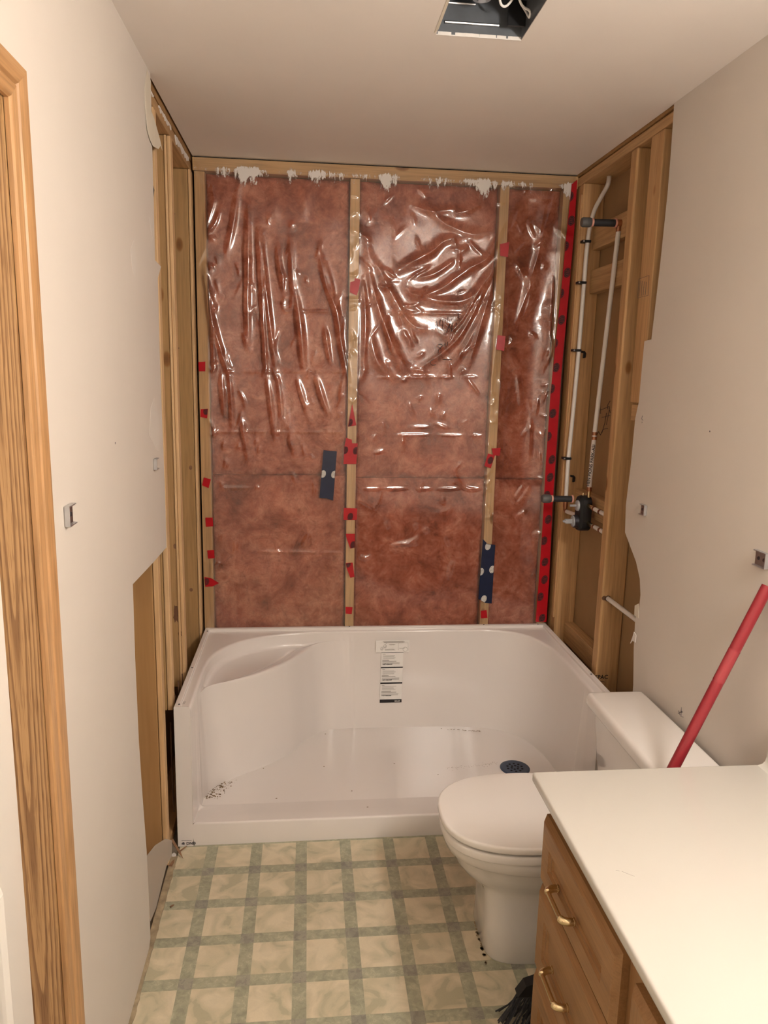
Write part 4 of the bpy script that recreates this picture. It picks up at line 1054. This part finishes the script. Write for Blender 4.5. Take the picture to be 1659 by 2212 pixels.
b = B(); box(b, 1.322, 1.512, TY-.253, TY+.253, .588, .636, .016, 4); obj('tank_lid', b, 'porcelain', tl, True, 50)
for s in (-1, 1):
    b = B(); lathe(b, (1.15, TY+s*.118, .0), (0, 0, 1), [(0, .014), (.012, .013), (.02, .006)], 12); obj('bolt_cap', b, 'seat_plastic', tl, True)
b = B(); random.seed(31)
for k in range(26):
    a = random.uniform(-1.0, .4); x = .949+.006*random.random()-.004; y = TY+.115*a
    blob(b, (x-.002, y),   .003+.003*random.random(), .006, .0006, n=7, ax='Z', th=.0006)
tag(obj('rust_stain', b, 'caulk'), 'brown stain and crumbs on the floor around the toilet foot', 'stain', None, 'stuff')

# ================================================================== VANITY
CT, CZ = .735, .712            # countertop top and underside
VX, VY1, VY0 = .996, -1.655, -2.95
va_ = empty('vanity_cabinet', (1.25, -2.3, 0), 'medium oak vanity cabinet with drawers and brass pulls', 'cabinet')
b = B(); box(b, VX, 1.515, VY0, VY1, .09, CZ-.001); box(b, VX+.06, 1.515, VY0+.01, VY1-.01, 0, .09); obj('carcass', b, 'cab_z', va_)
def panel_front(name, y0, y1, z0, z1, horiz=True, hz=None, handle=True):
    """overlay front with chamfered edge, frame and recessed panel"""
    xf, xb = .970, VX-.0004
    r = empty_part(name, va_, ((xf+xb)/2, (y0+y1)/2, (z0+z1)/2))
    b = B(); ch, fr, rc = .015, .054, .010
    def loop(i, x): return [b.verts.new((x, y, z)) for y, z in ((y0+i, z0+i), (y1-i, z0+i), (y1-i, z1-i), (y0+i, z1-i))]
    Ls = [loop(0, xb), loop(0, xf+ch*.75), loop(ch*.75, xf+.001), loop(ch, xf), loop(fr, xf), loop(fr+.003, xf+rc*.6), loop(fr+.010, xf+rc*.5), loop(fr+.013, xf+rc)]
    for A, D in zip(Ls, Ls[1:]):
        for k in range(4): b.faces.new((A[k], A[(k+1) % 4], D[(k+1) % 4], D[k]))
    b.faces.new(Ls[-1]); b.faces.new(list(reversed(Ls[0])))
    p = obj(name, b, 'cab_y' if horiz else 'cab_z', va_)
    bpy.data.objects.remove(r, do_unlink=True)
    if handle:
        zc = (z0+z1)/2 if hz is None else hz; yc = handle if isinstance(handle, float) else (y0+y1)/2
        hw = .048
        b = B()
        pts = [(xf+.001, yc+hw, zc), (xf-.010, yc+hw, zc), (xf-.020, yc+hw*.93, zc), (xf-.0245, yc+hw*.8, zc), (xf-.025, yc+hw*.5, zc), (xf-.025, yc-hw*.5, zc), (xf-.0245, yc-hw*.8, zc), (xf-.020, yc-hw*.93, zc), (xf-.010, yc-hw, zc), (xf+.001, yc-hw, zc)]
        tube(b, catmull(pts, 4), [.0078 if (k_ < 13 or k_ > 23) else .0050 for k_ in range(37)], 12)
        for s in (-1, 1): lathe(b, (xf+.001, yc+s*hw, zc), (-1, 0, 0), [(0, .0085), (.003, .0085), (.005, .006)], 12)
        obj('pull_handle', b, 'brass', p, True)
    return p
def empty_part(name, parent, loc):
    o = bpy.data.objects.new('tmp', None); C.objects.link(o); return o
DZS = ((.489, .650), (.269, .476), (.105, .255))
for z0, z1 in DZS:
    panel_front('drawer', -2.062, -1.655, z0, z1, True, handle=-1.826, hz=(z0+z1)/2-.012+.0)
panel_front('door', -2.50, -2.112, .105, .640, False, handle=False)
panel_front('door', -2.92, -2.53, .105, .640, False, handle=False)
ctp = empty('countertop', (1.24, -2.3, CZ), 'cream cultured marble vanity countertop with low backsplash', 'countertop')
b = B(); box(b, .951, 1.5255, -2.98, -1.622, CZ, CT, .006, 3); obj('slab', b, 'counter_marble', ctp, True, 50)
# backsplash with a cove where it meets the top
b = B(); prof = [(1.5255, CT-.004), (1.5255, CT+.100), (1.516, CT+.103), (1.509, CT+.099), (1.507, CT+.090), (1.5065, CT+.022), (1.5035, CT+.010), (1.497, CT+.003), (1.484, CT-.0005)]
A = [b.verts.new((x, -1.628, z)) for x, z in prof]; D = [b.verts.new((x, -2.98, z)) for x, z in prof]
for k in range(len(prof)-1): b.faces.new((A[k], A[k+1], D[k+1], D[k]))
b.faces.new(A); b.faces.new(list(reversed(D))); obj('backsplash', b, 'counter_marble', ctp, True, 50)
b = B(); strokes(b, [px([(1343, 1882), (1352, 1886), (1362, 1890), (1371, 1893)], 'Z', CT+.0001), px([(1330, 1880), (1338, 1882)], 'Z', CT+.0001)], .0004, 4); obj('scratch', b, 'ink_light', ctp)

# ================================================================== BROOM
YB = -1.548
h0 = pt(1455, 1658, 'Y', YB); h1 = pt(1659, 1265, 'Y', YB); hd = (h1-h0).normalized()
foot = h0-hd*((h0.z-.16)/hd.z)
br = empty('broom', (foot.x, foot.y, 0), 'red-handled broom with black bristles leaning on the wall beside the toilet tank', 'broom')
top = foot+hd*((1.512-foot.x)/hd.x)
b = B(); tube(b, [foot, top], .0135, 18); obj('handle', b, 'red_pole', br, True)
l0 = pt(1548, 1470, 'Y', YB); l1 = pt(1583, 1402, 'Y', YB); t0 = (l0-foot).dot(hd); t1_ = (l1-foot).dot(hd)
b = B(); tube(b, [foot+hd*t0, foot+hd*t1_], .0138, 18); obj('sleeve_label', b, 'pole_label', br, True)
b = B(); lathe(b, foot-hd*.05, hd, [(0, .026), (.03, .022), (.09, .016)], 14); obj('socket', b, 'black_plastic', br, True)
# head: flared block with bristle tufts
hc = foot-hd*.05; b = B()
prism(b, [Vector((hc.x+dx, YB+.014, hc.z+dz)) for dx, dz in ((-.12, -.030), (-.10, .0), (-.03, .022), (.03, .022), (.09, -.012), (.10, -.042))], (0, -.028, 0)); obj('head', b, 'black_plastic', br)
random.seed(17); b = B()
for k in range(150):
    t = random.random(); x0 = hc.x-.115+.21*t; z0 = hc.z-.032; y0 = YB+random.uniform(-.012, .012)
    x1 = hc.x-.165+.27*t+random.gauss(0, .004); y1 = YB+random.uniform(-.03, .03)
    tube(b, [(x0, y0, z0), ((x0+x1)/2+.002, (y0+y1)/2, z0*.5), (x1, y1, .003+random.random()*.008)], [.0016, .0018, .0022], 4)
tag(obj('bristles', b, 'black_rubber', br), None, None, None, 'stuff')

# ================================================================== CEILING FAN HOUSING
fh = empty('exhaust_fan_housing', ((HX0+HX1)/2, (HY0+HY1)/2, H+.21), 'open galvanized exhaust fan housing set in the ceiling', 'fan housing')
def sheetbox(name, *a): return boxobj(name, 'galvanized', fh, *a)
zt = H+.205
sheetbox('side_panel', HX0-.002, HX0+.001, HY0, HY1, H+.002, zt); sheetbox('side_panel', HX1-.001, HX1+.002, HY0, HY1, H+.002, zt)
sheetbox('end_panel', HX0, HX1, HY1-.001, HY1+.002, H+.002, zt); sheetbox('end_panel', HX0, HX1, HY0-.002, HY0+.001, H+.002, zt)
sheetbox('top_panel', HX0, HX1, HY0, HY1, zt, zt+.002)
for (z, x0, x1) in ((H+.028, .772, .905), (H+.070, .760, .845)):
    b = B(); tube(b, [(x0, HY1-.004, z), (x1, HY1-.004, z)], .0035, 8); obj('pressed_rib', b, 'steel', fh, True)
boxobj('corner_tab', 'black_plastic', fh, HX1-.045, HX1-.002, HY1-.040, HY1-.034, H+.015, H+.07)
b = B(); lathe(b, (.845, -1.235, H+.05), (0, 0, 1), [(0, .022), (.012, .026), (.05, .026), (.08, .012)], 18); obj('motor_mount', b, 'steel', fh, True)
b = B(); lathe(b, (.845, -1.235, H+.045), (0, 0, 1), [(0, .009), (.006, .014), (.007, .020)], 14); obj('mount_collar', b, 'galv_bright', fh, True)
boxobj('bracket', 'chrome_dark', fh, .80, .90, -1.275, -1.255, H+.06, H+.13, bev=.003)
for k, pts in enumerate(([(.88, -1.28, H+.09), (.885, -1.245, H+.045), (.905, -1.235, H+.04), (.925, -1.26, H+.07), (.92, -1.33, H+.10)],
                         [(.87, -1.29, H+.10), (.89, -1.25, H+.055), (.915, -1.25, H+.05), (.935, -1.27, H+.05), (.93, -1.33, H+.09)],
                         [(.895, -1.30, H+.08), (.93, -1.262, H+.035), (.956, -1.245, H+.028), (.960, -1.232, H+.020), (.955, -1.215, H+.04), (.945, -1.205, H+.06)])):
    b = B(); tube(b, catmull(pts, 6), .0028, 8); obj('wire', b, 'paper_white', fh, True)

# ================================================================== SMALL THINGS
def bracket(u, v, X, s, label, w=.026, h=.034):
    p = at(u, v, 'X', X); e = empty('wall_anchor_bracket', (X, p.y, p.z), label, 'bracket', 'metal mounting brackets left on the walls')
    b = B(); box(b, X-.0015, X+.0015, p.y-w/2, p.y+w/2, p.z-h/2, p.z+h/2); obj('back_plate', b, 'steel', e)
    x0, x1 = sorted((X, X+s*.009))
    for z in (p.z-h/2, p.z+h/2): boxobj('flange', 'galv_bright', e, x0, x1, p.y-w/2, p.y+w/2, z-.0012, z+.0012)
    boxobj('flange', 'galv_bright', e, x0, x1, p.y-w/2-.0012, p.y-w/2+.0012, p.z-h/2, p.z+h/2)
    for k in (-1, 1):
        b = B(); lathe(b, (X+s*.0014, p.y+k*w*.22, p.z), (s, 0, 0), [(0, .0045), (.002, .004), (.0022, .001)], 10); obj('screw', b, 'chrome_dark', e, True)
bracket(148, 1112, XL+.002, 1, 'metal mounting bracket on the left wall nearest the door casing', w=.040, h=.036)
bracket(335, 1002, XL+.002, 1, 'small metal mounting bracket on the left wall beside the torn drywall edge', w=.034, h=.030)
bracket(1391, 1101, XR-.002, -1, 'metal mounting bracket on the right wall near the ragged drywall edge', w=.036, h=.032)
bracket(1646, 1208, XR-.002, -1, 'metal mounting bracket on the right wall above the broom handle', w=.048, h=.036)
# loose strip of drywall tape hanging at the top left corner
P = [yz(u, v, XL+.0012) for u, v in ((318, 150), (326, 175), (325, 235), (333, 255), (345, 300), (350, 325), (346, 315), (341, 322), (329, 316), (322, 300), (317, 280), (314, 230), (313, 190))]
for p_ in P: p_.z = min(p_.z, H-.002)
b = B()
for p_ in P: p_.x += max(0, (2.30-p_.z))*.03
prism(b, P, (-.0008, 0, 0)); tag(obj('paper_strip', b, 'torn_paper'), 'torn strip of joint tape hanging at the top left corner', 'paper')
# plastic scrap at the floor by the left wall
P = [yz(u, v, -.002) for u, v in ((316, 1850), (335, 1826), (357, 1812), (372, 1815), (371, 1850), (360, 1870), (352, 1900), (338, 1960), (325, 1990))]
b = B(); prism(b, P, (-.0006, 0, 0)); tag(obj('plastic_scrap', b, 'milky_film'), 'scrap of milky plastic film hanging behind the left drywall edge', 'plastic')
# wood splinters and chips at the corner of the base
def chip(p, q, w, label, mat='splinter'):
    p, q = Vector(p), Vector(q); d = (q-p).normalized(); u = d.cross(Vector((0, 0, 1))).normalized()*w; k = Vector((0, 0, .003))
    b = B(); prism(b, [p-u*.5, p+u*.6, p.lerp(q, .6)+u*.5, q+u*.1, p.lerp(q, .7)-u*.4], k); tag(obj('wood_splinter', b, mat), label, 'splinter', 'debris beside the shower base')
f_ = lambda u, v, z=.002: at(u, v, 'Z', z)
chip(Vector(f_(372, 1815, .05)), Vector(f_(396, 1855, .003)), .008, 'brown wood splinter lying across the front left corner of the base')
chip(f_(372, 1846), f_(381, 1850), .016, 'white plaster chip on the floor below the left stud', 'spackle')
chip(f_(368, 1872), f_(376, 1858), .010, 'small brown splinter on the floor beside the white plaster chip')
chip(f_(388, 1840), f_(404, 1828), .004, 'thin sliver at the foot of the shower base below its printed mark')
chip(f_(368, 1960), f_(376, 1955), .004, 'tiny brown bug-like chip on the vinyl near the left wall')
random.seed(41)
for i, (u, v, L_, w_) in enumerate(((385, 1470, .30, .012), (379, 1500, .36, .014), (397, 1455, .16, .010), (374, 1560, .34, .010))):
    p = at(u, v, 'X', -.004)
    b = B(); y0 = min(p.y, -.10)
    prism(b, [Vector((-.006-.003*i, y0, p.z)), Vector((-.006-.003*i, y0+w_, p.z-.02)), Vector((-.006-.003*i, y0+w_*.9, p.z-L_)), Vector((-.006-.003*i, y0-w_*.2, p.z-L_*.8))], (.004, 0, 0))
    tag(obj('splintered_board', b, 'old_wood'), ('dark splintered board edge wedged behind the left rim, tallest', 'dark splintered board edge wedged behind the left rim, nearest the front', 'short dark splinter wedged behind the left rim near the middle stud', 'low dark splinter in the gap left of the base')[i], 'splinter', 'debris beside the shower base')
# ================================================================== VANITY LIGHT BAR (the lamp that lights the room)
LY0, LY1, LZ = -3.10, -2.40, 2.03
lb = empty('vanity_light_bar', (XR, (LY0+LY1)/2, LZ), 'brass vanity light bar with four globe bulbs above the countertop', 'lamp')
boxobj('back_plate', 'brass', lb, XR-.028, XR-.001, LY0, LY1, LZ-.055, LZ+.055, bev=.006)
for k in range(4):
    y = LY0+(LY1-LY0)*(k+.5)/4
    b = B(); lathe(b, (XR-.028, y, LZ), (-1, 0, 0), [(0, .024), (.03, .022), (.058, .020)], 16); obj('socket', b, 'brass', lb, True)
    b = B(); bmesh.ops.create_uvsphere(b, u_segments=24, v_segments=14, radius=.046); bmesh.ops.translate(b, verts=b.verts, vec=(XR-.125, y, LZ)); obj('bulb', b, 'bulb_glow', lb, True, 180)
